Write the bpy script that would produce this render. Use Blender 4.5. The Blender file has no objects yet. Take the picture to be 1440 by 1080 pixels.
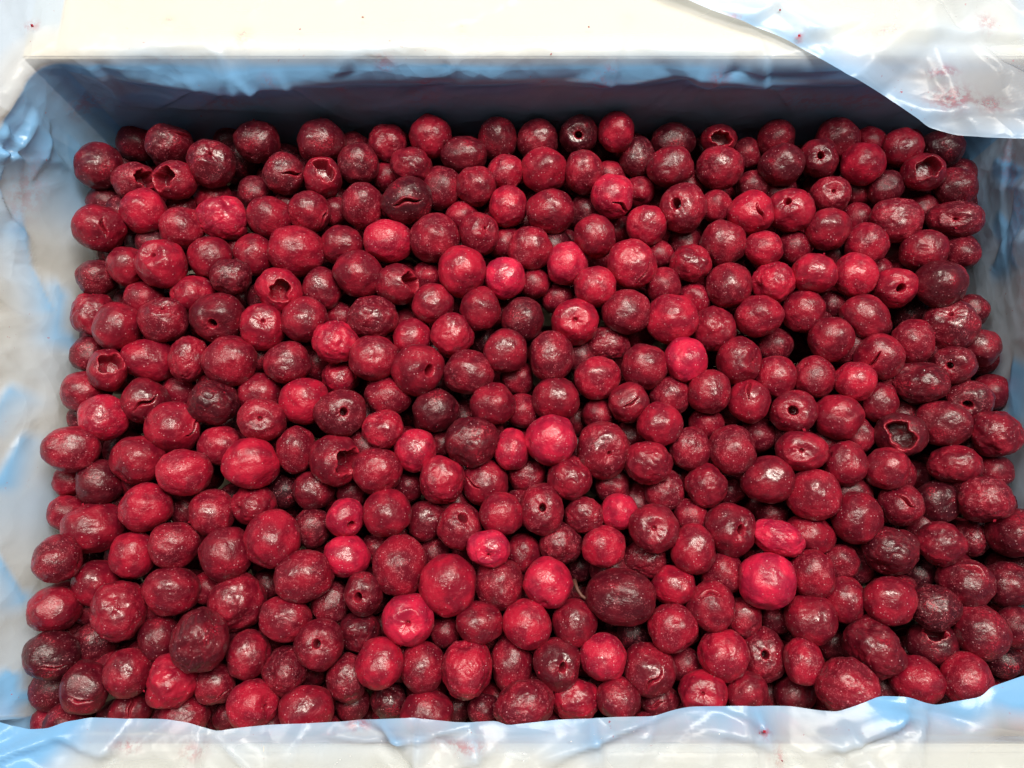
import bpy, bmesh, math, random
import numpy as np
from mathutils import Vector, Matrix, Euler, noise

# ------------------------------------------------------------------ camera, light, exposure
S = bpy.context.scene
COL = S.collection
cam_data = bpy.data.cameras.new('camera')
cam = bpy.data.objects.new('camera', cam_data)
COL.objects.link(cam)
cam.location = (0.0, 0.0, 0.5315)
cam.rotation_euler = (math.radians(12.0), 0.0, 0.0)
cam_data.sensor_width = 36.0
cam_data.lens = 27.5
cam_data.clip_start = 0.01
cam_data.clip_end = 50.0
S.camera = cam

world = bpy.data.worlds.new('World')
S.world = world
world.use_nodes = True
wb = world.node_tree.nodes['Background']
wb.inputs['Color'].default_value = (1.0, 0.94, 0.86, 1)
wb.inputs['Strength'].default_value = 0.085


def area_light(name, loc, target, sx, sy, power, colour):
    d = bpy.data.lights.new(name, 'AREA')
    d.shape = 'RECTANGLE'
    d.size, d.size_y, d.energy, d.color = sx, sy, power, colour
    o = bpy.data.objects.new(name, d)
    o.location = loc
    o.rotation_euler = (Vector(target) - Vector(loc)).to_track_quat('-Z', 'Y').to_euler()
    COL.objects.link(o)
    return o


area_light('ceiling_lamp', (0.24, 0.47, 1.45), (0.0, 0.08, 0.15), 0.85, 0.45, 27.5, (1.0, 0.93, 0.82))
area_light('ceiling_lamp', (-0.75, 0.55, 1.8), (0.0, 0.08, 0.15), 0.9, 0.4, 14.0, (1.0, 0.93, 0.83))

S.view_settings.view_transform = 'Standard'
S.view_settings.look = 'None'
S.view_settings.exposure = 0.2
S.view_settings.gamma = 1.0
S.view_settings.use_curve_mapping = False
S.cycles.max_bounces = 4
S.cycles.diffuse_bounces = 2
S.cycles.glossy_bounces = 1
S.cycles.transmission_bounces = 2
S.cycles.caustics_reflective = False
S.cycles.caustics_refractive = False
S.cycles.use_adaptive_sampling = True
S.cycles.adaptive_threshold = 0.06
S.cycles.transparent_max_bounces = 8
S.cycles.use_denoising = True


# ------------------------------------------------------------------ helpers
def new_mat(name):
    m = bpy.data.materials.new(name)
    m.use_nodes = True
    nt = m.node_tree
    nt.nodes.clear()
    out = nt.nodes.new('ShaderNodeOutputMaterial')
    return m, nt, out


def nd(nt, kind, **kw):
    n = nt.nodes.new(kind)
    for k, v in kw.items():
        if hasattr(n, k):
            setattr(n, k, v)
        else:
            n.inputs[k.replace('_', ' ')].default_value = v
    return n


def ramp(nt, fac, a, b, lo=0.0, hi=1.0):
    n = nt.nodes.new('ShaderNodeMapRange')
    n.interpolation_type = 'SMOOTHSTEP'
    n.inputs['From Min'].default_value = a
    n.inputs['From Max'].default_value = b
    n.inputs['To Min'].default_value = lo
    n.inputs['To Max'].default_value = hi
    nt.links.new(fac, n.inputs['Value'])
    return n.outputs[0]


def math_n(nt, op, a, b=None):
    n = nt.nodes.new('ShaderNodeMath')
    n.operation = op
    for i, v in enumerate((a, b)):
        if v is None:
            continue
        if isinstance(v, (int, float)):
            n.inputs[i].default_value = v
        else:
            nt.links.new(v, n.inputs[i])
    return n.outputs[0]


def mixc(nt, fac, a, b, blend='MIX'):
    n = nt.nodes.new('ShaderNodeMix')
    n.data_type = 'RGBA'
    n.blend_type = blend
    for sock, v in ((n.inputs['Factor'], fac), (n.inputs['A'], a), (n.inputs['B'], b)):
        if isinstance(v, (int, float)):
            sock.default_value = v
        elif isinstance(v, tuple):
            sock.default_value = (*v, 1) if len(v) == 3 else v
        else:
            nt.links.new(v, sock)
    return n.outputs['Result']


def tex_noise(nt, vec, scale, detail=2.0, rough=0.5, dist=0.0):
    n = nt.nodes.new('ShaderNodeTexNoise')
    n.inputs['Scale'].default_value = scale
    n.inputs['Detail'].default_value = detail
    n.inputs['Roughness'].default_value = rough
    n.inputs['Distortion'].default_value = dist
    nt.links.new(vec, n.inputs['Vector'])
    return n.outputs['Fac']


def mesh_obj(name, verts, faces, mat, parent=None, smooth=True):
    me = bpy.data.meshes.new(name)
    me.from_pydata([tuple(v) for v in verts], [], faces)
    me.update()
    if smooth:
        me.polygons.foreach_set('use_smooth', [True] * len(me.polygons))
    me.materials.append(mat)
    o = bpy.data.objects.new(name, me)
    COL.objects.link(o)
    if parent:
        o.parent = parent
    return o


def tag(o, label=None, category=None, group=None, kind=None):
    if label: o['label'] = label
    if category: o['category'] = category
    if group: o['group'] = group
    if kind: o['kind'] = kind
    return o


def float_attr(me, name, vals):
    a = me.attributes.new(name, 'FLOAT', 'POINT')
    a.data.foreach_set('value', np.asarray(vals, dtype=np.float32))


# ------------------------------------------------------------------ materials
def cherry_material(name, per_vertex):
    m, nt, out = new_mat(name)
    L = nt.links
    tc = nt.nodes.new('ShaderNodeTexCoord')
    info = nt.nodes.new('ShaderNodeObjectInfo')
    if per_vertex:
        at = nt.nodes.new('ShaderNodeAttribute'); at.attribute_name = 'tint'
        skin = at.outputs['Color']
        sc = nt.nodes.new('ShaderNodeVectorMath'); sc.operation = 'SCALE'
        sc.inputs['Scale'].default_value = 95.0
        L.new(tc.outputs['Object'], sc.inputs[0]); vec = sc.outputs[0]
    else:
        skin = info.outputs['Color']
        off = nt.nodes.new('ShaderNodeVectorMath'); off.operation = 'MULTIPLY_ADD'
        cmb = nt.nodes.new('ShaderNodeCombineXYZ')
        L.new(math_n(nt, 'MULTIPLY', info.outputs['Random'], 37.0), cmb.inputs[0])
        L.new(math_n(nt, 'MULTIPLY', info.outputs['Random'], 91.0), cmb.inputs[1])
        off.inputs[1].default_value = (1, 1, 1)
        L.new(tc.outputs['Object'], off.inputs[0]); L.new(cmb.outputs[0], off.inputs[2])
        vec = off.outputs[0]
    fl = nt.nodes.new('ShaderNodeAttribute'); fl.attribute_name = 'flesh'
    big = tex_noise(nt, vec, 1.3, 1.0, 0.6)
    mid = tex_noise(nt, vec, 4.5, 2.0, 0.65)
    fine = tex_noise(nt, vec, 12.0, 1.0, 0.7)
    grain = tex_noise(nt, vec, 24.0, 0.0, 0.6)
    # skin tone: darker bruised blotches and lighter juice-red patches
    dark = mixc(nt, 1.0, skin, (0.70, 0.66, 0.82), 'MULTIPLY')
    light = mixc(nt, 1.0, skin, (1.28, 1.15, 1.2), 'MULTIPLY')
    c = mixc(nt, ramp(nt, big, 0.38, 0.62), dark, light)
    c = mixc(nt, ramp(nt, mid, 0.54, 0.74, 0.0, 0.55), c, light)
    c = mixc(nt, ramp(nt, mid, 0.44, 0.28, 0.0, 0.5), c, dark)
    # torn flesh round holes and scraped patches
    fleshc = mixc(nt, fine, (0.20, 0.006, 0.014), (0.46, 0.018, 0.045))
    scr = math_n(nt, 'MULTIPLY', ramp(nt, big, 0.57, 0.68), ramp(nt, fine, 0.46, 0.60))
    fm = math_n(nt, 'MAXIMUM', math_n(nt, 'MULTIPLY', fl.outputs['Fac'], ramp(nt, fine, 0.25, 0.5, 0.35, 0.9)),
                math_n(nt, 'MULTIPLY', scr, 0.5))
    c = mixc(nt, fm, c, fleshc)
    # frost: pale-pink grains in drifts, and single ice crystals
    frost = math_n(nt, 'MULTIPLY', ramp(nt, grain, 0.56, 0.68), ramp(nt, mid, 0.42, 0.66, 0.05, 1.0))
    rime = ramp(nt, math_n(nt, 'FRACT', math_n(nt, 'MULTIPLY', info.outputs['Random'], 7.31)), 0.1, 1.0, 0.10, 0.48)   # some are frostier than others
    frost = math_n(nt, 'MULTIPLY', frost, rime)
    c = mixc(nt, frost, c, (0.60, 0.12, 0.16))
    vor = nt.nodes.new('ShaderNodeTexVoronoi')
    vor.inputs['Scale'].default_value = 8.5
    L.new(vec, vor.inputs['Vector'])
    sep = nt.nodes.new('ShaderNodeSeparateColor')
    L.new(vor.outputs['Color'], sep.inputs[0])
    ice = math_n(nt, 'MULTIPLY', ramp(nt, vor.outputs['Distance'], 0.26, 0.12), ramp(nt, sep.outputs[0], 0.60, 0.64))
    c = mixc(nt, math_n(nt, 'MULTIPLY', ice, ramp(nt, sep.outputs[1], 0.0, 1.0, 0.08, 0.55)), c, (0.80, 0.42, 0.46))
    b = nt.nodes.new('ShaderNodeBsdfPrincipled')
    L.new(c, b.inputs['Base Color'])
    rg = ramp(nt, mid, 0.32, 0.68, 0.30, 0.42)
    rg = math_n(nt, 'ADD', rg, math_n(nt, 'MULTIPLY', frost, 0.6))
    L.new(rg, b.inputs['Roughness'])
    b.inputs['Specular IOR Level'].default_value = 0.30 if per_vertex else 0.42
    wet = nt.nodes.new('ShaderNodeMath'); wet.operation = 'MULTIPLY'
    L.new(math_n(nt, 'MULTIPLY', ramp(nt, big, 0.62, 0.40, 0.15, 0.8), ramp(nt, info.outputs['Random'], 0.25, 1.0, 0.12, 0.9)), wet.inputs[0]); L.new(ramp(nt, fine, 0.60, 0.45, 0.2, 1.0), wet.inputs[1])
    if not per_vertex:
        L.new(wet.outputs[0], b.inputs['Coat Weight'])
    b.inputs['Coat Roughness'].default_value = 0.13
    b.inputs['Sheen Weight'].default_value = 0.02
    b.inputs['Sheen Roughness'].default_value = 0.4
    b.inputs['Sheen Tint'].default_value = (1.0, 0.25, 0.3, 1)
    h = math_n(nt, 'ADD', math_n(nt, 'MULTIPLY', fine, 0.8),
               math_n(nt, 'MULTIPLY', grain, 0.35))
    bp = nt.nodes.new('ShaderNodeBump')
    bp.inputs['Strength'].default_value = 0.24
    bp.inputs['Distance'].default_value = 0.0006
    L.new(h, bp.inputs['Height'])
    L.new(bp.outputs[0], b.inputs['Normal'])
    L.new(b.outputs[0], out.inputs['Surface'])
    return m


M_CHERRY = cherry_material('frozen_cherry_skin', False)
M_CHERRY_V = cherry_material('frozen_cherry_skin_mixed', True)


def film_material():
    m, nt, out = new_mat('blue_plastic_film')
    L = nt.links
    tc = nt.nodes.new('ShaderNodeTexCoord')
    vec = tc.outputs['Object']
    ly = nt.nodes.new('ShaderNodeAttribute'); ly.attribute_name = 'layers'
    st = nt.nodes.new('ShaderNodeAttribute'); st.attribute_name = 'stain'
    cloud = tex_noise(nt, vec, 14.0, 3.0, 0.5)
    pale = mixc(nt, cloud, (0.52, 0.70, 0.95), (0.72, 0.81, 0.94))
    pale = mixc(nt, ramp(nt, ly.outputs['Fac'], 0.30, 0.62), (0.83, 0.87, 0.93), pale)
    blue = mixc(nt, ramp(nt, ly.outputs['Fac'], 0.50, 0.92), pale, (0.22, 0.50, 0.86))
    # cherry juice: scattered specks and smears
    n1 = tex_noise(nt, vec, 420.0, 3.0, 0.6)
    n2 = tex_noise(nt, vec, 38.0, 2.0, 0.5)
    speck = math_n(nt, 'MULTIPLY', ramp(nt, n1, 0.68, 0.73), ramp(nt, n2, 0.48, 0.64))
    smear = math_n(nt, 'MULTIPLY', math_n(nt, 'MULTIPLY', st.outputs['Fac'], 0.8), ramp(nt, tex_noise(nt, vec, 260.0, 4.0, 0.7), 0.38, 0.60))
    dirt = math_n(nt, 'MAXIMUM', math_n(nt, 'MULTIPLY', speck, 0.75), smear)
    col = mixc(nt, dirt, blue, (0.52, 0.07, 0.12))
    b = nt.nodes.new('ShaderNodeBsdfPrincipled')
    L.new(col, b.inputs['Base Color'])
    b.inputs['Roughness'].default_value = 0.24
    b.inputs['Specular IOR Level'].default_value = 0.5
    # crinkles: a net of sharp creases, large and small, in some places more than in others
    wob = nt.nodes.new('ShaderNodeTexNoise'); wob.inputs['Scale'].default_value = 30.0; wob.inputs['Detail'].default_value = 1.0
    L.new(vec, wob.inputs['Vector'])
    wv = nt.nodes.new('ShaderNodeVectorMath'); wv.operation = 'MULTIPLY_ADD'
    wv.inputs[1].default_value = (0.016, 0.016, 0.016)
    L.new(wob.outputs['Color'], wv.inputs[0]); L.new(vec, wv.inputs[2])
    v1 = nt.nodes.new('ShaderNodeTexVoronoi'); v1.inputs['Scale'].default_value = 42.0
    v2 = nt.nodes.new('ShaderNodeTexVoronoi'); v2.inputs['Scale'].default_value = 115.0
    L.new(wv.outputs[0], v1.inputs['Vector']); L.new(wv.outputs[0], v2.inputs['Vector'])
    hh = math_n(nt, 'ADD', v1.outputs['Distance'], math_n(nt, 'MULTIPLY', v2.outputs['Distance'], 0.30))
    hh = math_n(nt, 'MULTIPLY', hh, ramp(nt, cloud, 0.38, 0.62, 0.25, 1.0))
    bp = nt.nodes.new('ShaderNodeBump')
    bp.inputs['Strength'].default_value = 0.55
    bp.inputs['Distance'].default_value = 0.0042
    L.new(hh, bp.inputs['Height'])
    L.new(bp.outputs[0], b.inputs['Normal'])
    tl = nt.nodes.new('ShaderNodeBsdfTranslucent')
    L.new(col, tl.inputs['Color'])
    mx = nt.nodes.new('ShaderNodeMixShader')
    mx.inputs[0].default_value = 0.22
    L.new(b.outputs[0], mx.inputs[1]); L.new(tl.outputs[0], mx.inputs[2])
    tr = nt.nodes.new('ShaderNodeBsdfTransparent')
    tr.inputs['Color'].default_value = (0.93, 0.97, 1.0, 1)
    op = math_n(nt, 'MAXIMUM', ly.outputs['Fac'], math_n(nt, 'MULTIPLY', dirt, 0.8))
    mo = nt.nodes.new('ShaderNodeMixShader')
    L.new(op, mo.inputs[0])
    L.new(tr.outputs[0], mo.inputs[1]); L.new(mx.outputs[0], mo.inputs[2])
    L.new(mo.outputs[0], out.inputs['Surface'])
    return m


M_FILM = film_material()


def plain_material(name, col, rough, scale, var):
    m, nt, out = new_mat(name)
    tc = nt.nodes.new('ShaderNodeTexCoord')
    n = tex_noise(nt, tc.outputs['Object'], scale, 4.0, 0.6)
    c = mixc(nt, n, tuple(v * (1 - var) for v in col), tuple(min(1, v * (1 + var)) for v in col))
    b = nt.nodes.new('ShaderNodeBsdfPrincipled')
    b.inputs['Roughness'].default_value = rough
    nt.links.new(c, b.inputs['Base Color'])
    bp = nt.nodes.new('ShaderNodeBump')
    bp.inputs['Strength'].default_value = 0.2
    bp.inputs['Distance'].default_value = 0.001
    nt.links.new(n, bp.inputs['Height']); nt.links.new(bp.outputs[0], b.inputs['Normal'])
    nt.links.new(b.outputs[0], out.inputs['Surface'])
    return m


M_BOX = plain_material('white_carton', (0.68, 0.59, 0.455), 0.7, 30, 0.04)
M_TABLE = plain_material('worktop_steel', (0.45, 0.45, 0.45), 0.45, 8, 0.08)
M_STEM = plain_material('dry_stem', (0.10, 0.035, 0.025), 0.6, 300, 0.4)
M_CRUMB = plain_material('cherry_flesh', (0.34, 0.012, 0.035), 0.4, 600, 0.4)
M_ICE = plain_material('ice_grain', (0.85, 0.85, 0.88), 0.15, 900, 0.05)

# ------------------------------------------------------------------ setting
tv = [(-1.2, -1.0, -0.04), (1.2, -1.0, -0.04), (1.2, 1.2, -0.04), (-1.2, 1.2, -0.04),
      (-1.2, -1.0, 0.0), (1.2, -1.0, 0.0), (1.2, 1.2, 0.0), (-1.2, 1.2, 0.0)]
tf = [(0, 3, 2, 1), (4, 5, 6, 7), (0, 1, 5, 4), (1, 2, 6, 5), (2, 3, 7, 6), (3, 0, 4, 7)]
tag(mesh_obj('table_top', tv, tf, M_TABLE, smooth=False), kind='structure')

X0, X1, Y0, Y1 = -0.2395, 0.2630, -0.0990, 0.2350   # inside of the carton
RIM = 0.1925
LEAN = 0.056                                          # the left side leans outwards


def slab(name, pts, good, thick, parent, mat):
    """a board: four corner points (counter-clockwise seen from its good side), extruded backwards"""
    p = [Vector(q) for q in pts]
    n = (p[1] - p[0]).cross(p[3] - p[0]).normalized()
    if n.dot(Vector(good)) < 0:
        n = -n
    bm = bmesh.new()
    fr = [bm.verts.new(q) for q in p]
    bk = [bm.verts.new(q - n * thick) for q in p]
    bm.faces.new(fr); bm.faces.new(bk[::-1])
    for i in range(4):
        j = (i + 1) % 4
        bm.faces.new((fr[j], fr[i], bk[i], bk[j]))
    bmesh.ops.recalc_face_normals(bm, faces=list(bm.faces))
    bmesh.ops.bevel(bm, geom=list(bm.edges), offset=0.0008, segments=2, affect='EDGES')
    me = bpy.data.meshes.new(name); bm.to_mesh(me); bm.free()
    me.materials.append(mat)
    o = bpy.data.objects.new(name, me); COL.objects.link(o); o.parent = parent
    return o


box = bpy.data.objects.new('cardboard_box', None)
COL.objects.link(box)
tag(box, 'white cardboard box with open flaps under the blue plastic liner', 'box')
FY, FZ = -0.0815, 0.1700      # the front board leans inwards
slab('wall', [(X0, Y1, 0.003), (X1, Y1, 0.003), (X1, Y1, RIM - .0035), (X0, Y1, RIM - .0035)], (0, -1, 0), 0.004, box, M_BOX)
slab('wall', [(X0, Y0 - .004, 0.003), (X0, Y1 + .004, 0.003), (X0 - LEAN, Y1 + .004, RIM), (X0 - LEAN, Y0 - .004, RIM)], (1, 0, 0), 0.004, box, M_BOX)
slab('wall', [(X1, Y0 - .004, 0.003), (X1, Y1 + .004, 0.003), (X1, Y1 + .004, RIM), (X1, Y0 - .004, RIM)], (-1, 0, 0), 0.004, box, M_BOX)
slab('wall', [(X0, Y0, 0.003), (X1, Y0, 0.003), (X1, FY, FZ), (X0, FY, FZ)], (0, 1, 0), 0.004, box, M_BOX)
slab('floor_panel', [(X0, Y0, 0.002), (X1, Y0, 0.002), (X1, Y1, 0.002), (X0, Y1, 0.002)], (0, 0, 1), 0.0015, box, M_BOX)
FL = 0.16
slab('flap', [(X0 + .001, Y1 - .0006, RIM), (X1 - .001, Y1 - .0006, RIM), (X1 - .004, Y1 + FL, RIM - .012), (X0 + .004, Y1 + FL, RIM - .012)], (0, 0, 1), 0.004, box, M_BOX)
slab('flap', [(X0 - LEAN - .0025, Y1 - .004, RIM - .0006), (X0 - FL, Y1 - .004, RIM - .03), (X0 - FL, Y0 + .004, RIM - .03), (X0 - LEAN - .0025, Y0 + .004, RIM - .0006)], (0, 0, 1), 0.004, box, M_BOX)
slab('flap', [(X1 + .0025, Y0 + .004, RIM - .0006), (X1 + FL, Y0 + .004, RIM - .03), (X1 + FL, Y1 - .004, RIM - .03), (X1 + .0025, Y1 - .004, RIM - .0006)], (0, 0, 1), 0.004, box, M_BOX)
slab('flap', [(X0 + .004, FY - FL, FZ - .008), (X1 - .004, FY - FL, FZ - .008), (X1 - .004, FY - .0025, FZ - .0006), (X0 + .004, FY - .0025, FZ - .0006)], (0, 0, 1), 0.004, box, M_BOX)

# ------------------------------------------------------------------ plastic liner
liner = bpy.data.objects.new('plastic_liner', None)
COL.objects.link(liner)
tag(liner, 'crumpled translucent blue plastic bag lining the box around the cherries', 'plastic liner')


def ridge(p, s, o=0.0):
    return 1.0 - abs(noise.noise(Vector((p[0] * s + o, p[1] * s - o, p[2] * s + 2 * o)))) * 2.2


def nz(p, s, o=0.0):
    return noise.noise(Vector((p[0] * s + o, p[1] * s + 2 * o, p[2] * s - o)))


class Folds:
    """crisp pleats of a crumpled film: each is a crease line, steep on one side and slack on the other"""
    def __init__(self, seed, n, u0, u1, v0, v1, amp, wid, lng, slant=None, fine=0.0030):
        r = random.Random(seed)
        self.f = []
        for _ in range(n):
            a = r.uniform(0, math.pi) if slant is None else math.radians(r.gauss(*slant))
            w = r.uniform(0.4, 1.0) * wid
            self.f.append((r.uniform(u0, u1), r.uniform(v0, v1), math.cos(a), math.sin(a), r.uniform(0.5, 1.4) * lng,
                           max(fine, w * r.uniform(0.06, 0.25)), w, r.uniform(0.35, 1.0) * amp * r.choice((1, 1, -0.7)), r.uniform(-0.3, 0.3) / lng))

    def h(self, u, v):
        t = 0.0
        for (cu, cv, c, s, l, w1, w2, a, k) in self.f:
            du, dv = u - cu, v - cv
            al = du * c + dv * s
            if abs(al) > l:
                continue
            q = -du * s + dv * c + k * al * al
            if q < -w1 or q > w2:
                continue
            x = 1 + q / w1 if q < 0 else 1 - q / w2
            e = 1 - (al / l) ** 2
            t += a * e * (x if q < 0 else x ** 1.6)
        return t


FOLD_BACK = Folds(3, 60, -0.24, 0.26, 0.15, 0.26, 0.0036, 0.026, 0.05, (40, 50))
FOLD_LEFT = Folds(5, 90, -0.10, 0.24, 0.14, 0.22, 0.0075, 0.020, 0.035, (60, 50))
FOLD_RIGHT = Folds(8, 24, -0.10, 0.24, 0.13, 0.22, 0.0070, 0.040, 0.06, (70, 35))
FOLD_FRONT = Folds(9, 110, -0.28, 0.30, -0.12, -0.055, 0.0050, 0.014, 0.035, (25, 50))
FOLD_CORNER = Folds(14, 60, 0.05, 0.34, 0.16, 0.32, 0.0045, 0.028, 0.05, (-35, 40), 0.0045)


def bands(lst, u, v):
    """strips where the bag is folded over itself (three films thick)"""
    best = 0.0
    for (u0, v0, u1, v1, w0, w1) in lst:
        du, dv = u1 - u0, v1 - v0
        l2 = du * du + dv * dv
        t = ((u - u0) * du + (v - v0) * dv) / l2
        if t < -0.02 or t > 1.02:
            continue
        q = ((u - u0) * dv - (v - v0) * du) / math.sqrt(l2)
        w = w0 + (w1 - w0) * t
        e = min(1.0, max(0.0, (w + q) / 0.0028 + 0.5)) * max(0.0, 1 - max(0.0, q + w) / (3.5 * w)) * min(1.0, max(0.0, min(t, 1 - t) * 5))
        best = max(best, e)
    return best


LEFT_BANDS = [(0.1714, 0.1649, 0.1120, 0.1313, 0.0090, 0.0040), (0.2457, 0.1516, 0.2052, 0.1373, 0.0050, 0.0030), (0.1455, 0.1378, 0.1011, 0.1284, 0.0040, 0.0060), (0.0522, 0.1522, 0.0835, 0.1389, 0.0040, 0.0060), (0.0252, 0.1444, 0.0620, 0.1347, 0.0030, 0.0040), (-0.0609, 0.1424, -0.0766, 0.1258, 0.0100, 0.0060), (0.0046, 0.1481, -0.0329, 0.1317, 0.0030, 0.0060), (0.2276, 0.1604, 0.2498, 0.1487, 0.0040, 0.0100)]
RIGHT_BANDS = [(0.1808, 0.1654, 0.1402, 0.1300, 0.0040, 0.0060), (0.0970, 0.1448, 0.0629, 0.1289, 0.0080, 0.0060), (0.1399, 0.1528, 0.1777, 0.1380, 0.0020, 0.0040), (0.1856, 0.1636, 0.2055, 0.1407, 0.0040, 0.0030)]
BACK_BANDS = [(-0.20, 0.172, -0.12, 0.186, 0.004, 0.007), (-0.11, 0.176, 0.02, 0.170, 0.003, 0.005), (0.03, 0.178, 0.13, 0.172, 0.006, 0.003),
              (0.10, 0.182, 0.22, 0.166, 0.003, 0.006), (-0.21, 0.160, -0.10, 0.168, 0.004, 0.002)]


def build_main_film():
    ins = 0.0022
    x0, x1, y0, y1, r = X0 + ins, X1 - ins, Y0 + ins, Y1 - ins, 0.016
    loop = []       # (x, y, nx, ny, side)
    step = 0.0013

    def straight(a, b, n, side):
        k = int(math.hypot(b[0] - a[0], b[1] - a[1]) / step)
        for i in range(k):
            t = i / k
            loop.append((a[0] + (b[0] - a[0]) * t, a[1] + (b[1] - a[1]) * t, n[0], n[1], side))

    def corner(c, a0, sides):
        k = 14
        for i in range(k):
            a = math.radians(a0 + 90 * i / k)
            loop.append((c[0] + r * math.cos(a), c[1] + r * math.sin(a), math.cos(a), math.sin(a), sides))
    straight((x1 - r, y1), (x0 + r, y1), (0, 1), 'b'); corner((x0 + r, y1 - r), 90, 'c')
    straight((x0, y1 - r), (x0, y0 + r), (-1, 0), 'l'); corner((x0 + r, y0 + r), 180, 'c')
    straight((x0 + r, y0), (x1 - r, y0), (0, -1), 'f'); corner((x1 - r, y0 + r), 270, 'c')
    straight((x1, y0 + r), (x1, y1 - r), (1, 0), 'r'); corner((x1 - r, y1 - r), 0, 'c')
    prof = [(0.0, z) for z in (0.085, 0.10, 0.115, 0.125)] + [(0.0, z) for z in np.linspace(0.132, RIM - 0.004, 48)]
    for a in np.linspace(20, 90, 5):
        a = math.radians(a)
        prof.append((0.006 * (1 - math.cos(a)), RIM - 0.004 + 0.006 * math.sin(a)))
    for o in list(np.linspace(0.009, 0.05, 28)) + list(np.linspace(0.055, 0.14, 12)):
        prof.append((o, RIM + 0.002 - 0.06 * (o - 0.006)))
    V, LY, ST = [], [], []
    n = len(loop)
    for (o, z) in prof:
        on_wall = o == 0.0
        for (x, y, nx, ny, side) in loop:
            zz = z
            if not on_wall and abs(nx) > 0.5:
                zz -= max(0, o - 0.006) * 0.13
            # front of the bag: pulled inwards and lower
            wf = min(1, max(0, (y0 + 0.03 - y) / 0.03)) if ny < 0.1 else 0
            hz = max(0.0, min(1.0, (z - 0.12) / 0.06))
            px, py = x + nx * o, y + ny * o
            if wf > 0:
                py += wf * hz * 0.0165
                zz -= wf * max(0, hz) * 0.0200
            q = (px, py, zz)
            # crumple: long soft folds + sharp creases
            up = max(0.0, min(1.0, (z - 0.135) / 0.04))
            fu = {'b': FOLD_BACK, 'l': FOLD_LEFT, 'r': FOLD_RIGHT}.get(side)
            along = px if side == 'b' else py
            d = 0.0008 * nz(q, 9, 1.3)
            if fu:
                edge = min(1.0, max(0.0, (min(along - (x0 if side == 'b' else y0), (x1 if side == 'b' else y1) - along) - r) / 0.02))
                d += up * edge * fu.h(along, z + o)
                if not on_wall:
                    d *= max(0.35, 1 - o / 0.02) if side == 'b' else 0.5
            if side == 'l':
                t = max(0.0, min(1.0, (y1 - 0.01 - y) / 0.09)); t = t * t * (3 - 2 * t)
                if on_wall:
                    px += nx * t * (LEAN - 0.002) * max(0.0, min(1.0, (z - 0.126) / (RIM - 0.130)))
                else:
                    px += nx * t * (LEAN - 0.002)
            elif side == 'c' and nx < -0.05 and ny < 0:
                px += nx * (LEAN - 0.002) * (max(0.0, min(1.0, (z - 0.126) / (RIM - 0.130))) if on_wall else 1.0)
            band = 0.0
            if side == 'l':
                band = bands(LEFT_BANDS, py, z + o)
            elif side == 'r':
                band = bands(RIGHT_BANDS, py, z + o)
            elif side == 'b':
                band = 0.6 * bands(BACK_BANDS, px, z + o)
                # slack roll of film just under the rim
                sl = 0.70 + 0.30 * min(1.0, max(-1.0, 2.0 * nz((px, 0, 0), 9, 4.4)))
                tt = (RIM - z) / (0.008 + 0.006 * sl)
                if on_wall and tt > 0:
                    d += 0.0060 * sl * (math.sin(min(1.0, tt) * math.pi / 2) ** 1.3 if tt < 1 else max(0.0, 1 - (tt - 1) / 0.9) ** 1.5) * min(1.0, max(0.0, (min(px - x0, x1 - px) - r) / 0.03))
            d += 0.0012 * band
            if on_wall:
                d = max(d, -0.0012)
                px -= nx * d; py -= ny * d
            else:
                zz += max(d, -0.001) * 0.8 + 0.0006
            V.append((px, py, zz))
            lay = {'b': 0.74, 'l': 0.46, 'r': 0.66, 'f': 0.5, 'c': 0.85}[side] + 0.14 * nz(q, 11, 5.0)
            lay += 0.42 * band + (6.0 if side == 'b' else 14.0) * max(0.0, min(0.012, abs(d)))
            if side == 'b' and not on_wall:
                lay += 0.30 * max(0.0, 1 - o / 0.014) * min(1.0, max(0.0, (min(px - x0, x1 - px) - r) / 0.05)) + 0.35 * max(0.0, min(1.0, (abs(px - 0.005) - 0.17) / 0.07)) + 0.4 * nz(q, 16, 2.0)
            if side == 'l':
                lay += 0.35 * max(0.0, min(1.0, (y - 0.15) / 0.05)) + 0.22 * nz(q, 22, 9.0)
            if not on_wall:
                lay *= 0.36 if side == 'b' else 0.45
                if side == 'b':
                    lay += 0.26 * max(0.0, 1 - o / 0.013) * min(1.0, max(0.0, (min(px - x0, x1 - px) - r) / 0.05))
            elif side == 'b' and z > RIM - 0.009:
                lay += 0.15
            if side == 'c' and not on_wall:
                lay = max(lay, 0.30 + 0.30 * min(1.0, o / 0.02))
            LY.append(max(0.12, min(0.92, lay)))
            ST.append(0.55 * max(0.0, 2.0 * nz(q, 30, 6.0)) * max(0.0, 1 - abs(z - 0.158) / 0.014) if on_wall else 0.0)
    F = []
    for i in range(len(prof) - 1):
        for j in range(n):
            k = (j + 1) % n
            F.append((i * n + j, i * n + k, (i + 1) * n + k, (i + 1) * n + j))
    for (sx, sy, sz, rad) in STAINS:
        for i, v in enumerate(V):
            if abs(v[0] - sx) > 0.02:
                continue
            dd = math.hypot(v[0] - sx, (v[1] - sy)) ** 2 + (v[2] - sz) ** 2
            if dd < rad * rad * 2:
                ST[i] = max(ST[i], math.exp(-2 * dd / (rad * rad)))
    o = mesh_obj('film_sheet', V, F, M_FILM, liner)
    float_attr(o.data, 'layers', LY); float_attr(o.data, 'stain', ST)


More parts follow.
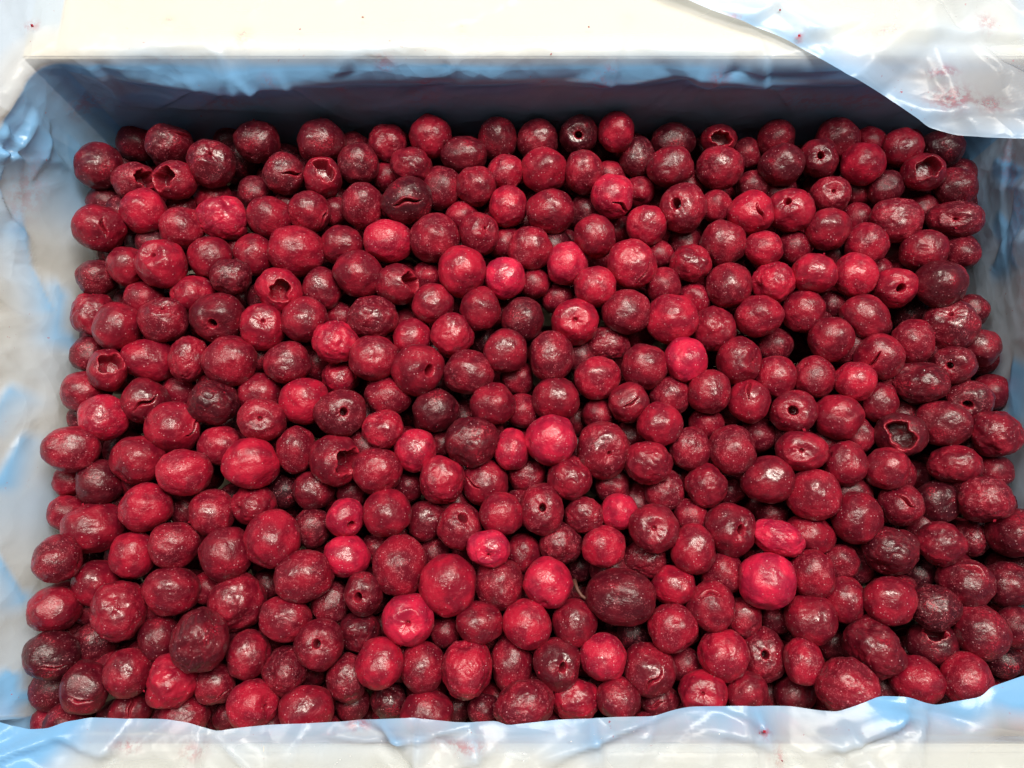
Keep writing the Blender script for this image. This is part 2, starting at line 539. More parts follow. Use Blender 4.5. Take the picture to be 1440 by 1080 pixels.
STAINS = [(-0.1301, 0.2449, 0.1935, 0.0060), (-0.2348, 0.2504, 0.1935, 0.0040), (-0.1043, 0.2488, 0.1935, 0.0020), (-0.0243, 0.2496, 0.1935, 0.0030), (-0.1673, 0.2535, 0.1935, 0.0040), (0.0558, 0.2535, 0.1935, 0.0040), (-0.0621, 0.2300, 0.1926, 0.0060), (0.0445, 0.2300, 0.1796, 0.0070), (0.0161, 0.2300, 0.1790, 0.0030), (-0.0430, 0.2300, 0.1772, 0.0060), (-0.1208, 0.2300, 0.1808, 0.0060), (0.1024, 0.2300, 0.1832, 0.0060), (0.1424, 0.2300, 0.1697, 0.0050), (-0.0877, 0.2300, 0.1697, 0.0050), (0.0485, 0.2300, 0.1908, 0.0040)]
build_main_film()


def edge_sheet(name, edge, out_dir, length, rise, curl, rows, seed, lay0, lay1, folds, stains=(), thick=()):
    """loose film whose free edge follows `edge` (points in the box), running outwards; the edge is rolled under"""
    pts = [Vector(p) for p in edge]
    dense = []
    for a, b in zip(pts[:-1], pts[1:]):
        k = max(1, int((b - a).length / 0.0018))
        for i in range(k):
            dense.append(a.lerp(b, i / k))
    dense.append(pts[-1])
    for _ in range(1):
        dense = [dense[0]] + [(dense[i - 1] + dense[i] * 2 + dense[i + 1]) / 4 for i in range(1, len(dense) - 1)] + [dense[-1]]
    n = len(dense)
    V, LY, ST = [], [], []
    prof = [(0.006, -0.010), (0.0028, -0.0050), (0.0010, -0.0018), (0.0002, -0.0005), (0.0, 0.0)] if curl else [(0.0, 0.0)]
    prof = [(o, z, True) for o, z in prof]
    for i in range(1, rows):
        t = i / (rows - 1)
        prof.append((length * t ** 1.3 + 0.0006, rise * (1 - math.exp(-4 * t)), False))
    for (o, dz, cu) in prof:
        for j, p in enumerate(dense):
            od = Vector(out_dir(j / (n - 1)))
            q = p + od * o
            d = 0.0
            if True:
                f = 0.3 + 0.7 * min(1.0, o / 0.008) if not cu else 0.3
                d = f * (folds.h(q.x, q.y) + 0.001 * nz(q, 12, seed))
            V.append((q.x, q.y, q.z + dz + d))
            t = min(1.0, o / 0.02)
            LY.append(max(0.1, min(0.95, lay0 + (lay1 - lay0) * t + 0.20 * nz(q, 25, seed + 2) + 30 * abs(d) + sum(a * math.exp(-((q.x - bx) ** 2 + (q.y - by) ** 2) / br ** 2) for bx, by, br, a in thick))))
            ST.append(0.0)
    F = []
    for i in range(len(prof) - 1):
        for j in range(n - 1):
            F.append((i * n + j, i * n + j + 1, (i + 1) * n + j + 1, (i + 1) * n + j))
    for (sx, sy, rx, ry) in stains:
        for i, v in enumerate(V):
            dd = ((v[0] - sx) / rx) ** 2 + ((v[1] - sy) / ry) ** 2
            if dd < 3:
                ST[i] = max(ST[i], math.exp(-1.6 * dd))
    o = mesh_obj(name, V, F, M_FILM, liner)
    float_attr(o.data, 'layers', LY); float_attr(o.data, 'stain', ST)
    return o


FRONT_EDGE = [(-0.2587, -0.0681, 0.1707), (-0.2308, -0.0705, 0.1705), (-0.2168, -0.0729, 0.1725), (-0.2066, -0.0750, 0.1738), (-0.1980, -0.0743, 0.1742), (-0.1912, -0.0718, 0.1739), (-0.1811, -0.0702, 0.1732), (-0.1501, -0.0707, 0.1740), (-0.1402, -0.0719, 0.1734), (-0.1329, -0.0739, 0.1722), (-0.1273, -0.0761, 0.1712), (-0.1168, -0.0749, 0.1698), (-0.1046, -0.0738, 0.1699), (-0.0746, -0.0725, 0.1707), (-0.0563, -0.0708, 0.1704), (-0.0422, -0.0707, 0.1723), (-0.0243, -0.0717, 0.1744), (-0.0061, -0.0716, 0.1734), (-0.0024, -0.0734, 0.1732), (0.0189, -0.0711, 0.1734), (0.0382, -0.0703, 0.1729), (0.0608, -0.0701, 0.1697), (0.0711, -0.0675, 0.1695), (0.0772, -0.0665, 0.1699), (0.1079, -0.0658, 0.1708), (0.1209, -0.0661, 0.1706), (0.1326, -0.0676, 0.1720), (0.1397, -0.0679, 0.1732), (0.1465, -0.0657, 0.1742), (0.1527, -0.0634, 0.1747), (0.1590, -0.0614, 0.1746), (0.1707, -0.0618, 0.1737), (0.1778, -0.0642, 0.1730), (0.1831, -0.0654, 0.1728), (0.1903, -0.0640, 0.1728), (0.2025, -0.0619, 0.1732), (0.2073, -0.0578, 0.1733), (0.2229, -0.0533, 0.1720), (0.2503, -0.0493, 0.1692)]
edge_sheet('front_fold', FRONT_EDGE, lambda t: (0, -1, 0), 0.12, 0.004, False, 60, 2.3, 0.72, 0.26, FOLD_FRONT,
           stains=[(-0.0665, -0.0734, 0.0060, 0.0030), (0.1071, -0.0756, 0.0030, 0.0030), (-0.1352, -0.0835, 0.0060, 0.0040), (-0.0211, -0.0813, 0.0120, 0.0030), (0.1125, -0.0854, 0.0040, 0.0050), (-0.1624, -0.0813, 0.0060, 0.0030)], thick=[(0.2186, -0.0576, 0.0140, 0.6000), (0.1958, -0.0677, 0.0100, 0.2500), (-0.2123, -0.0819, 0.0300, 0.4500), (0.1591, -0.0677, 0.0080, 0.2000)])
CORNER_EDGE = [(0.0491, 0.2859, 0.1980), (0.0763, 0.2667, 0.1980), (0.0968, 0.2568, 0.1975), (0.1271, 0.2439, 0.1970), (0.1469, 0.2319, 0.1965), (0.1601, 0.2173, 0.2025), (0.1776, 0.2140, 0.1930), (0.1912, 0.2043, 0.1910), (0.1996, 0.1981, 0.1900), (0.2104, 0.1938, 0.1910), (0.2225, 0.1912, 0.1930), (0.2405, 0.1891, 0.1960), (0.2588, 0.1862, 0.1980), (0.2893, 0.1797, 0.2000)]
edge_sheet('corner_fold', CORNER_EDGE, lambda t: Vector((0.75, 0.66, 0)).normalized(), 0.16, 0.006, False, 110, 8.1, 0.70, 0.34, FOLD_CORNER,
           stains=[(0.2108, 0.2107, 0.0120, 0.0070), (0.2271, 0.2070, 0.0080, 0.0050), (0.2056, 0.2238, 0.0080, 0.0030), (0.1044, 0.2518, 0.0080, 0.0030), (0.1770, 0.2409, 0.0060, 0.0030), (0.2290, 0.2487, 0.0060, 0.0060), (0.1378, 0.2409, 0.0020, 0.0030)])

# ------------------------------------------------------------------ cherries: shape library
def ico(sub):
    bm = bmesh.new()
    bmesh.ops.create_icosphere(bm, subdivisions=sub, radius=1.0)
    v = np.array([x.co[:] for x in bm.verts]); v /= np.linalg.norm(v, axis=1)[:, None]
    f = [tuple(w.index for w in x.verts) for x in bm.faces]
    bm.free()
    return v, f


ICO = {s: ico(s) for s in (3, 4, 6)}
NRM = {s: [Vector(p) for p in ICO[s][0]] for s in ICO}


def nfield(sub, scale, off):
    o = Vector(off)
    return np.array([noise.noise(p * scale + o) for p in NRM[sub]])


def sstep(a, b, x):
    t = np.clip((x - a) / (b - a), 0, 1)
    return t * t * (3 - 2 * t)


def cherry_shape(kind, seed, sub=6):
    rnd = random.Random(hash((kind, seed)) if False else seed * 131 + ord(kind))
    off = lambda: (rnd.uniform(-50, 50), rnd.uniform(-50, 50), rnd.uniform(-50, 50))
    n, faces = ICO[sub]
    low = nfield(sub, 1.15, off()); mid = nfield(sub, 2.8, off())
    r = 1 + 0.10 * low + 0.036 * mid
    flesh = np.zeros(len(n))
    push = np.zeros(len(n))                                # depth of the pit cavity along its own axis
    if sub >= 4:
        r += 0.011 * nfield(sub, 8, off())
    if sub >= 6:
        fine = nfield(sub, 19, off())
        pat = sstep(-0.05, 0.35, nfield(sub, 1.7, off()))
        r += 0.0085 * fine * (0.35 + 0.9 * pat)
    th = np.arccos(np.clip(n[:, 2], -1, 1))
    azn = nfield(sub, 1.9, off())
    tn = th / (1 + 0.55 * azn)

    def dent(c, rad, dep):
        nonlocal r
        c = np.array(c) / np.linalg.norm(c)
        a = np.arccos(np.clip(n @ c, -1, 1))
        r -= dep * np.exp(-(a / rad) ** 2)

    def rdir(front=0.0):
        return (rnd.gauss(0, 1), rnd.gauss(0, 1), rnd.gauss(0, 1) * (1 - front) + front)
    # every cherry is a little slumped and thawed
    for _ in range(rnd.randint(1, 3)):
        dent(rdir(), rnd.uniform(0.35, 0.7), rnd.uniform(0.03, 0.08))
    for _ in range(rnd.randint(0, 3)):                     # flats pressed in by neighbours
        c = np.array(rdir()); c /= np.linalg.norm(c)
        lim = rnd.uniform(0.82, 0.93) / np.maximum(n @ c, 0.05)
        r = np.where(r > lim, lim + (r - lim) * 0.5, r)
    if kind == 'P' and sub >= 6 and seed % 3 == 0:
        c = rdir(0.5); dent(c, 0.16, 0.10)
    if kind == 'W':
        for _ in range(4):
            dent(rdir(0.4), rnd.uniform(0.25, 0.5), rnd.uniform(0.07, 0.17))
        rid = np.clip(1 - np.abs(nfield(sub, 2.4, off())) * 6, 0, 1)
        r -= 0.022 * rid * sstep(-0.2, 0.3, nfield(sub, 1.3, off()))
        r += 0.035 * nfield(sub, 4.2, off())
        flesh = np.maximum(flesh, 0.2 * rid)
    if kind == 'H':
        rad = rnd.uniform(0.15, 0.21)
        r -= 0.15 * np.exp(-(tn / 0.45) ** 2)
        r += 0.022 * np.exp(-((tn - 0.62) / 0.16) ** 2)
        r += 0.010 * np.sin(np.arctan2(n[:, 1], n[:, 0]) * 7 + 5 * azn) * np.exp(-((tn - 0.3) / 0.16) ** 2)
        hole = 1 - sstep(rad * 0.75, rad * 1.25, tn)
        push = 0.75 * hole
        flesh = np.maximum(flesh, np.exp(-((tn - rad * 1.15) / 0.07) ** 2) * 0.8)
    if kind == 'D':
        az = np.arctan2(n[:, 1], n[:, 0])
        r -= 0.17 * np.exp(-(tn / 0.36) ** 2)
        r += 0.035 * np.exp(-((tn - 0.56) / 0.15) ** 2)
        r += 0.009 * np.sin(az * rnd.randint(5, 9) + 4 * mid) * np.exp(-((tn - 0.28) / 0.2) ** 2)
        r -= 0.22 * (1 - sstep(0.05, 0.12, tn))
        flesh = np.maximum(flesh, 0.75 * np.exp(-(tn / 0.2) ** 2))
    if kind == 'C':
        u = n[:, 0]; v = n[:, 1] + 0.10 * azn + 0.05 * np.sin(u * 7 + seed)
        ln = rnd.uniform(0.42, 0.62)
        w = 0.085 * np.clip(1 - (u / ln) ** 2, 0, 1)
        front = n[:, 2] > 0
        slit = np.where(front, 1 - sstep(0.35, 1.1, np.abs(v) / np.maximum(w, 1e-4)), 0) * (w > 0.004)
        lip = np.where(front, np.exp(-((np.abs(v) - w) / 0.07) ** 2) * np.clip(1.15 - (u / ln) ** 2, 0, 1), 0)
        r -= 0.36 * slit
        r += 0.030 * lip * (0.6 + azn) + np.where(v > 0, 0.03, -0.02) * lip
        flesh = np.maximum(flesh, 0.85 * np.maximum(slit, lip * 0.8))
    if kind == 'O':
        rad = rnd.uniform(0.46, 0.58)
        az = np.arctan2(n[:, 1], n[:, 0])
        jag = 1 + 0.18 * np.sin(az * 2 + seed) + 0.10 * np.sin(az * 5 + seed * 2) + 0.25 * azn + 0.14 * nfield(sub, 6, off())
        q = th / jag
        hole = 1 - sstep(rad * 0.78, rad * 1.06, q)
        r += 0.025 * np.exp(-((q - rad * 1.15) / 0.14) ** 2)
        push = 1.0 * hole
        flesh = np.maximum(flesh, np.exp(-((q - rad * 1.05) / 0.09) ** 2) * sstep(rad * 0.75, rad * 0.95, q))
    co = n * r[:, None]
    co[:, 2] -= push * np.clip(1.0 - 0.3 * th, 0, 1)
    return co, faces, np.clip(flesh, 0, 1)


def cherry_mesh(kind, seed):
    co, faces, flesh = cherry_shape(kind, seed)
    me = bpy.data.meshes.new('cherry')
    me.from_pydata(co.tolist(), [], faces)
    me.update()
    me.polygons.foreach_set('use_smooth', [True] * len(me.polygons))
    me.materials.append(M_CHERRY)
    float_attr(me, 'flesh', flesh)
    return me


COUNT = {'P': 28, 'W': 8, 'H': 6, 'D': 6, 'C': 7, 'O': 6}
LIB = {k: [cherry_mesh(k, i) for i in range(c)] for k, c in COUNT.items()}

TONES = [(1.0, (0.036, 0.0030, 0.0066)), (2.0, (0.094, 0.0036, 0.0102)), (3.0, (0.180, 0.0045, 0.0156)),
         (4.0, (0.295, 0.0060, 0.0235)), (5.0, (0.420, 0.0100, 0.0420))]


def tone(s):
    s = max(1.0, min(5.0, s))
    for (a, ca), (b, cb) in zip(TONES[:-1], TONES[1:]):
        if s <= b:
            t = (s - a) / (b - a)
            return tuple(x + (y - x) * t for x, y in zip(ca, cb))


# x, y, z (mm) | half-sizes (mm/10) | turn (deg) | ripeness | shape kind and number | label
CHERRIES = '''
-222.5 202.6 142.8 127 123 125 30 24 13 2.00 P0|dark maroon cherry just upper left of the hollow torn cherry half at back-left
-187.8 217.2 139.4 129 108 118 7 57 27 2.00 C2|cherry with red torn top at back-left
-203.4 194.2 141.5 115 107 111 31 55 35 2.30 O2|hollow torn cherry half at back-left
-180.2 193.1 145.1 114 106 110 18 -14 -4 2.80 O0|gaping torn-open cherry at back-left
-162.1 203.8 143.6 127 127 127 -1 18 10 2.00 D2|dark maroon dimpled cherry just upper right of the gaping torn-open cherry at back-left
-138.3 217.2 143.2 124 112 118 30 15 9 2.00 P18|dark maroon cherry just upper left of the cherry with horizontal slit near back-left
-122.3 198.1 143.7 110 115 112 33 34 20 2.00 C0|cherry with horizontal slit near back-left
-103.6 217.3 143.0 136 120 128 -150 11 6 2.00 P4|dark maroon cherry just above the cherry with ragged red mouth near back
-102.0 196.4 142.2 103 111 107 -2 18 7 3.00 O4|cherry with ragged red mouth near back
-216.4 165.9 146.4 124 136 130 36 -23 90 3.00 C4|cherry with upright slit by left wall
-195.3 175.8 144.8 121 117 119 153 -22 -169 4.00 P24|bright red cherry just below the hollow torn cherry half at back-left
-153.4 173.0 142.3 142 118 129 155 -18 -172 4.40 W3|oval vivid crimson lumpy cherry just lower right of the gaping torn-open cherry at back-left
-128.6 173.0 143.1 121 109 115 16 24 -18 3.00 P2|mid red cherry just left of the cherry torn down its side, back-left quarter
-174.8 166.5 143.3 117 117 117 -155 21 9 3.00 P1|mid red cherry just below the gaping torn-open cherry at back-left
-108.3 176.9 141.4 112 116 114 68 -7 68 2.80 C5|cherry torn down its side, back-left quarter
-202.8 146.3 141.8 100 108 104 23 24 10 3.00 P9|mid red cherry just lower right of the cherry with upright slit by left wall
-181.4 145.3 147.6 130 126 128 -6 -2 5 3.60 D4|bright red cherry second out lower right of the cherry with upright slit by left wall
-220.1 141.7 137.1 105 101 103 22 26 10 2.00 P15|dark maroon cherry just below the cherry with upright slit by left wall
-159.1 151.1 141.1 113 117 115 22 19 8 3.00 P8|mid red cherry second out above the big dark cherry with pit hole, left side
-136.7 153.3 139.4 109 113 111 -22 -17 -173 3.00 P25|mid red cherry just upper left of the gaping slit-mouthed hollow cherry left of centre
-145.8 138.3 146.6 106 99 102 -21 -18 -173 2.00 W1|dark maroon lumpy cherry just above the big dark cherry with pit hole, left side
-114.1 154.7 142.4 149 141 144 -158 14 6 3.40 P21|large bright red cherry just below the cherry torn down its side, back-left quarter
-120.6 132.3 144.2 125 112 120 12 25 -25 4.00 O5|gaping slit-mouthed hollow cherry left of centre
-167.6 132.0 138.3 116 108 112 -20 -21 -173 3.40 P3|bright red cherry just upper left of the big dark cherry with pit hole, left side
-220.5 121.9 135.4 112 128 120 -19 -27 -171 3.00 W4|mid red lumpy cherry just upper left of the dark cherry with torn crack, left side
-203.0 112.1 143.7 121 129 125 162 -26 -172 3.00 P5|mid red cherry just above the round hollow cup-like cherry by left wall
-179.5 116.1 144.2 125 118 121 -19 23 7 2.60 D1|deep red dimpled cherry just left of the big dark cherry with pit hole, left side
-151.5 117.6 143.1 146 130 137 31 4 -1 2.10 H1|big dark cherry with pit hole, left side
-128.6 112.8 142.3 118 118 118 -1 17 5 3.50 D0|bright red dimpled cherry just lower left of the gaping slit-mouthed hollow cherry left of centre
-205.0 89.2 145.4 96 112 104 -6 38 8 3.00 O1|round hollow cup-like cherry by left wall
-187.6 96.6 137.1 146 115 129 -169 26 -2 3.40 P27|oval bright red cherry just above the dark cherry with torn crack, left side
-165.2 95.7 142.7 97 121 108 -165 22 6 3.00 W7|oval mid red lumpy cherry just upper left of the wrinkled purple-black cherry left of centre
-143.6 94.5 143.5 140 132 136 -165 19 5 2.90 P11|mid red cherry just below the big dark cherry with pit hole, left side
-219.7 79.8 137.6 113 109 111 -13 -28 -174 3.00 P6|mid red cherry just lower left of the round hollow cup-like cherry by left wall
-187.2 74.7 139.0 120 116 118 28 11 39 2.50 C6|dark cherry with torn crack, left side
-150.7 72.8 143.5 123 119 121 169 -21 -176 1.40 W5|wrinkled purple-black cherry left of centre
-130.3 79.7 134.1 118 106 112 12 17 4 3.00 P22|mid red cherry just right of the wrinkled purple-black cherry left of centre
-125.0 63.7 145.6 122 114 118 4 12 2 3.00 D3|mid red dimpled cherry just above the large bright smooth cherry left of centre
-205.8 65.6 142.5 119 119 119 -11 -27 -175 4.20 P17|vivid crimson cherry just left of the dark cherry with torn crack, left side
-170.0 60.8 143.2 133 136 135 70 29 77 3.40 C3|large bright red cherry just lower right of the dark cherry with torn crack, left side
-217.0 48.5 148.1 131 112 121 8 29 4 3.00 P12|mid red cherry just lower left of the dark cherry with torn crack, left side
-185.9 43.9 142.8 133 121 127 7 25 3 2.90 P23|mid red cherry just below the dark cherry with torn crack, left side
-205.9 33.6 138.2 118 114 116 175 -27 -177 1.70 P20|dark maroon cherry just above the large dusty pinkish cherry by left wall
-160.3 37.4 147.6 134 116 125 6 22 2 3.80 P13|bright red cherry just left of the large bright smooth cherry left of centre
-147.5 51.7 138.0 108 104 106 -8 -20 -177 3.40 P26|bright red cherry just upper left of the large bright smooth cherry left of centre
-128.7 41.6 146.2 139 128 133 174 -18 -178 4.00 P19|large bright smooth cherry left of centre
-179.2 20.7 143.9 127 116 121 -168 22 23 3.70 P10|bright red cherry just right of the large dusty pinkish cherry by left wall
-207.2 11.0 136.9 151 128 139 173 -27 -168 3.00 P7|large dusty pinkish cherry by left wall
-148.1 17.9 140.9 113 120 116 3 21 1 3.00 P16|mid red cherry just lower left of the large bright smooth cherry left of centre
-128.8 21.9 137.5 118 102 110 -3 -18 -179 2.80 W0|deep red lumpy cherry just below the large bright smooth cherry left of centre
-116.0 5.4 144.3 129 140 135 1 17 0 3.40 P14|large bright red cherry just upper left of the big round cherry, front left of middle
-216.0 -4.2 150.3 109 112 110 -1 30 -0 2.50 P0|deep red cherry just lower left of the large dusty pinkish cherry by left wall
-185.0 -2.1 140.7 111 115 113 -180 -25 180 3.50 P18|bright red cherry just lower right of the large dusty pinkish cherry by left wall
-164.3 2.3 143.7 122 115 118 0 23 0 2.70 P4|deep red cherry just upper left of the big puckered cherry, front-left quarter
-138.4 -1.5 143.4 129 129 129 180 20 -0 2.70 P24|deep red cherry just above the big puckered cherry, front-left quarter
-204.4 -15.8 134.8 109 112 110 -3 27 -1 3.00 P2|mid red cherry just upper left of the big lopsided cherry near front-left corner
-163.5 -19.2 142.7 132 117 124 3 -23 179 2.90 P1|mid red cherry just upper left of the tall dusty dark cherry, front-left quarter
-187.6 -28.2 145.3 130 145 137 -175 -26 178 3.00 W2|big lopsided cherry near front-left corner
-219.7 -27.6 141.3 124 113 119 -1 -30 -171 3.00 P9|mid red cherry just above the blackish cherry with gash by left wall
-134.6 -24.3 135.8 141 149 145 4 -19 179 2.70 W6|big puckered cherry, front-left quarter
-217.2 -48.4 143.0 126 112 119 22 35 -3 1.40 C1|blackish cherry with gash by left wall
-205.1 -44.2 127.9 105 105 105 -7 27 -3 1.60 P15|dark maroon cherry just lower left of the big lopsided cherry near front-left corner
-201.2 -63.7 140.9 111 126 118 20 21 -5 2.00 C2|dark cherry with red tear, front-left corner
-181.0 -56.5 142.5 108 115 111 -171 -24 176 2.80 P8|deep red cherry just left of the bright bulging cherry near front-left corner
-184.8 -76.1 128.4 92 99 96 26 21 95 2.30 C0|deep red split cherry just lower right of the dark cherry with red tear, front-left corner
-160.3 -60.1 142.9 125 125 125 -9 22 -4 4.00 W3|bright bulging cherry near front-left corner
-170.6 -41.7 135.9 99 114 106 7 -23 177 2.00 P25|dark maroon cherry just left of the tall dusty dark cherry, front-left quarter
-144.1 -40.5 152.6 130 151 141 -7 21 -2 1.80 W1|tall dusty dark cherry, front-left quarter
-125.7 -48.9 140.3 101 120 110 -7 18 -2 2.90 P21|oval mid red cherry just right of the tall dusty dark cherry, front-left quarter
-141.4 -62.4 136.9 99 100 100 46 12 35 2.60 C4|deep red split cherry just right of the bright bulging cherry near front-left corner
-156.5 -77.6 132.7 113 102 107 -168 -21 176 2.70 P3|deep red cherry just below the bright bulging cherry near front-left corner
-120.9 -70.3 143.7 114 114 114 -9 53 -11 3.70 D5|bright red dimpled cherry just lower right of the tall dusty dark cherry, front-left quarter
-83.3 205.6 140.1 112 112 112 28 9 5 2.00 P5|dark maroon cherry just right of the cherry with ragged red mouth near back
-68.4 219.0 138.4 109 109 109 -29 -8 -176 2.80 W4|deep red lumpy cherry just left of the reddish cherry in back row, middle
-44.4 220.3 142.6 116 120 118 -30 -5 -177 3.20 P27|reddish cherry in back row, middle
-54.3 203.0 142.8 111 103 107 28 6 3 2.50 W7|deep red lumpy cherry just lower left of the reddish cherry in back row, middle
-25.9 211.3 139.7 137 100 117 -152 5 -3 2.00 P11|oval dark maroon cherry just lower right of the reddish cherry in back row, middle
-7.9 220.8 140.1 108 117 113 -151 1 0 2.00 P6|dark maroon cherry just right of the reddish cherry in back row, middle
13.8 220.6 138.6 117 113 115 151 2 179 2.40 P22|deep red cherry just left of the blackish cherry with ringed pit, back row
17.5 200.1 143.0 127 123 125 27 -2 -1 3.00 P17|mid red cherry just lower left of the blackish cherry with ringed pit, back row
-3.2 199.9 141.2 103 95 99 153 -0 -180 3.40 P12|small bright red cherry just right of the blackish cherry with cracked skin near back
-19.4 191.3 142.2 110 106 108 26 2 1 2.70 P23|deep red cherry just above the cherry with puckered glossy dent near back-middle
-80.1 180.1 142.8 114 122 118 25 10 4 2.70 P20|deep red cherry just upper left of the bright cherry with pale sheen, back-left quarter
-55.5 181.3 145.5 141 122 131 26 3 10 1.40 C5|blackish cherry with cracked skin near back
-1.9 179.8 141.6 106 114 110 -155 0 0 4.00 P13|bright red cherry just upper right of the cherry with puckered glossy dent near back-middle
20.7 175.7 145.2 129 121 125 156 3 179 2.90 P26|mid red cherry just left of the vivid cherry with peeled flap near back
-17.5 163.9 142.4 109 113 111 3 23 6 3.00 D2|cherry with puckered glossy dent near back-middle
9.6 155.6 142.8 120 116 118 158 1 180 3.00 P19|mid red cherry just upper right of the vivid crimson cherry above centre
-40.6 161.3 143.1 137 129 133 -157 5 2 2.80 P10|deep red cherry just upper left of the large bright cherry above centre
-65.7 159.8 143.0 129 117 122 23 8 3 4.20 P7|bright cherry with pale sheen, back-left quarter
-90.1 158.8 139.7 117 109 113 -23 -11 -175 2.70 P16|deep red cherry just left of the bright cherry with pale sheen, back-left quarter
-80.3 141.0 144.5 127 119 123 164 -17 164 2.80 P14|deep red cherry just left of the cherry with dark side hole above centre
-60.1 136.0 141.8 119 108 113 24 54 23 2.70 O3|cherry with dark side hole above centre
-25.8 141.7 146.8 126 134 130 -160 3 1 4.00 P0|large bright cherry above centre
-3.8 139.4 142.6 112 112 112 20 0 0 5.00 P18|vivid crimson cherry above centre
28.9 147.7 141.3 112 116 114 -159 -4 -1 4.50 P4|vivid crimson cherry just above the bright cherry with puckered rim above centre
-99.8 134.8 138.4 108 112 110 19 13 4 2.60 P24|deep red cherry just right of the gaping slit-mouthed hollow cherry left of centre
36.4 221.4 142.6 104 104 104 30 -4 -2 1.40 H0|blackish cherry with ringed pit, back row
56.5 221.3 146.0 99 107 103 -150 -6 -4 3.50 P2|bright red cherry just right of the blackish cherry with ringed pit, back row
68.9 212.0 135.3 105 113 109 28 -8 -4 1.60 P1|dark maroon cherry just upper right of the vivid cherry with peeled flap near back
88.9 220.5 137.5 126 101 113 -30 10 175 1.50 P9|oval dark maroon cherry just left of the small torn cherry in back row
85.0 201.4 144.3 127 115 121 -28 10 175 2.40 P15|deep red cherry just above the pitted cherry right of back-middle
113.0 219.5 141.4 96 83 89 24 -2 -2 2.50 O2|small torn cherry in back row
111.7 201.2 144.1 123 119 121 152 13 173 2.80 P8|deep red cherry just below the small torn cherry in back row
144.7 201.6 146.2 118 114 116 -151 -16 -9 1.70 P25|dark maroon cherry just left of the dark cherry with pit hole, back-right row
38.3 198.3 145.7 102 122 112 -153 -4 -2 3.00 P21|oval mid red cherry just below the blackish cherry with ringed pit, back row
53.7 184.3 145.1 116 114 115 51 42 -1 4.40 C6|vivid cherry with peeled flap near back
90.5 177.9 144.5 125 129 127 15 -27 -12 2.90 H3|pitted cherry right of back-middle
126.7 174.5 145.0 121 121 121 2 26 -62 4.00 C3|bright sliced cherry with wedge, back-right quarter
148.2 176.7 144.0 129 117 123 -0 -29 -11 3.40 H5|glossy cherry with round dimple, back-right quarter
43.0 161.0 147.2 108 119 113 -17 16 -154 3.00 P3|mid red cherry just lower left of the vivid cherry with peeled flap near back
71.5 169.9 140.2 110 110 110 -24 9 176 3.70 P5|bright red cherry just lower left of the pitted cherry right of back-middle
62.4 146.0 146.3 130 134 133 46 -24 51 3.80 C1|large cracked red cherry above centre-right
93.9 147.5 142.0 108 100 104 159 12 175 3.00 W5|mid red lumpy cherry just below the pitted cherry right of back-middle
111.8 159.1 141.8 121 125 123 157 14 174 2.70 P27|deep red cherry just lower left of the bright sliced cherry with wedge, back-right quarter
132.0 154.7 144.9 104 92 98 23 -16 -7 3.70 P11|small bright red cherry just below the bright sliced cherry with wedge, back-right quarter
113.7 135.1 141.6 119 123 121 20 -15 -5 2.70 P6|deep red cherry just upper right of the large glossy red cherry right of centre
136.1 136.3 143.6 119 111 115 -20 17 174 4.00 W0|bright red lumpy cherry second out below the bright sliced cherry with wedge, back-right quarter
43.0 133.9 144.2 115 107 111 -19 6 178 4.00 P22|bright red cherry just upper right of the bright cherry with puckered rim above centre
59.2 120.9 143.2 130 118 124 -17 8 178 2.60 P17|glossy dark cherry right of centre
178.5 220.6 139.8 117 113 115 -31 19 169 2.40 P12|deep red cherry just upper right of the dark cherry with pit hole, back-right row
165.3 207.0 144.2 101 107 104 9 -20 23 2.10 H2|dark cherry with pit hole, back-right row
189.0 203.4 144.0 115 111 113 150 21 169 3.90 P23|smooth bright red cherry near back-right
213.4 214.7 140.3 112 104 108 -31 22 167 3.00 P20|mid red cherry just upper left of the cherry with folded opening near back-right
237.3 217.0 135.9 118 105 111 148 24 166 1.10 P13|blackish cherry in back-right corner
219.4 197.3 145.8 114 102 108 10 -7 -7 3.00 O0|cherry with folded opening near back-right
238.5 191.4 141.1 111 107 109 -151 -26 -14 2.00 P26|dark maroon cherry just above the flattened dark cherry by right wall
172.0 188.1 139.7 107 99 103 15 -9 -5 2.70 D4|deep red dimpled cherry just below the dark cherry with pit hole, back-right row
167.3 166.5 143.2 117 113 115 -25 20 171 2.90 P19|mid red cherry just lower right of the glossy cherry with round dimple, back-right quarter
204.3 172.1 141.5 138 122 130 154 23 169 2.60 W2|big rough cherry near back-right
235.3 171.8 143.8 141 97 117 27 -26 -13 2.10 D1|flattened dark cherry by right wall
187.6 158.9 141.5 113 109 111 -24 22 170 3.20 P10|mid red cherry just lower left of the big rough cherry near back-right
217.2 154.6 142.9 120 112 116 156 25 169 2.60 P7|deep red cherry just lower right of the big rough cherry near back-right
156.3 140.0 148.1 118 106 112 -21 20 173 4.00 P16|bright red cherry just below the glossy cherry with round dimple, back-right quarter
178.9 140.7 143.2 111 115 113 158 22 172 4.00 P14|bright red cherry just left of the red cherry with open pit, right side
199.7 133.9 142.6 123 103 113 19 -5 -2 3.40 H4|red cherry with open pit, right side
220.5 134.2 148.8 129 121 125 -158 -27 -10 1.70 P0|dark maroon cherry just right of the red cherry with open pit, right side
151.8 122.3 140.1 111 115 113 162 19 174 2.90 P18|mid red cherry just upper left of the cleft cherry, right side
163.2 105.8 144.0 117 117 117 16 -21 -6 2.70 P4|deep red cherry just upper left of the smooth red cherry, right side
181.9 117.6 144.1 129 110 119 26 -13 -32 2.70 P24|oval deep red cherry just lower left of the red cherry with open pit, right side
227.9 114.4 140.2 138 127 132 -11 -28 -9 2.10 D0|dark maroon dimpled cherry just above the dull dark cherry with pinhole by right wall
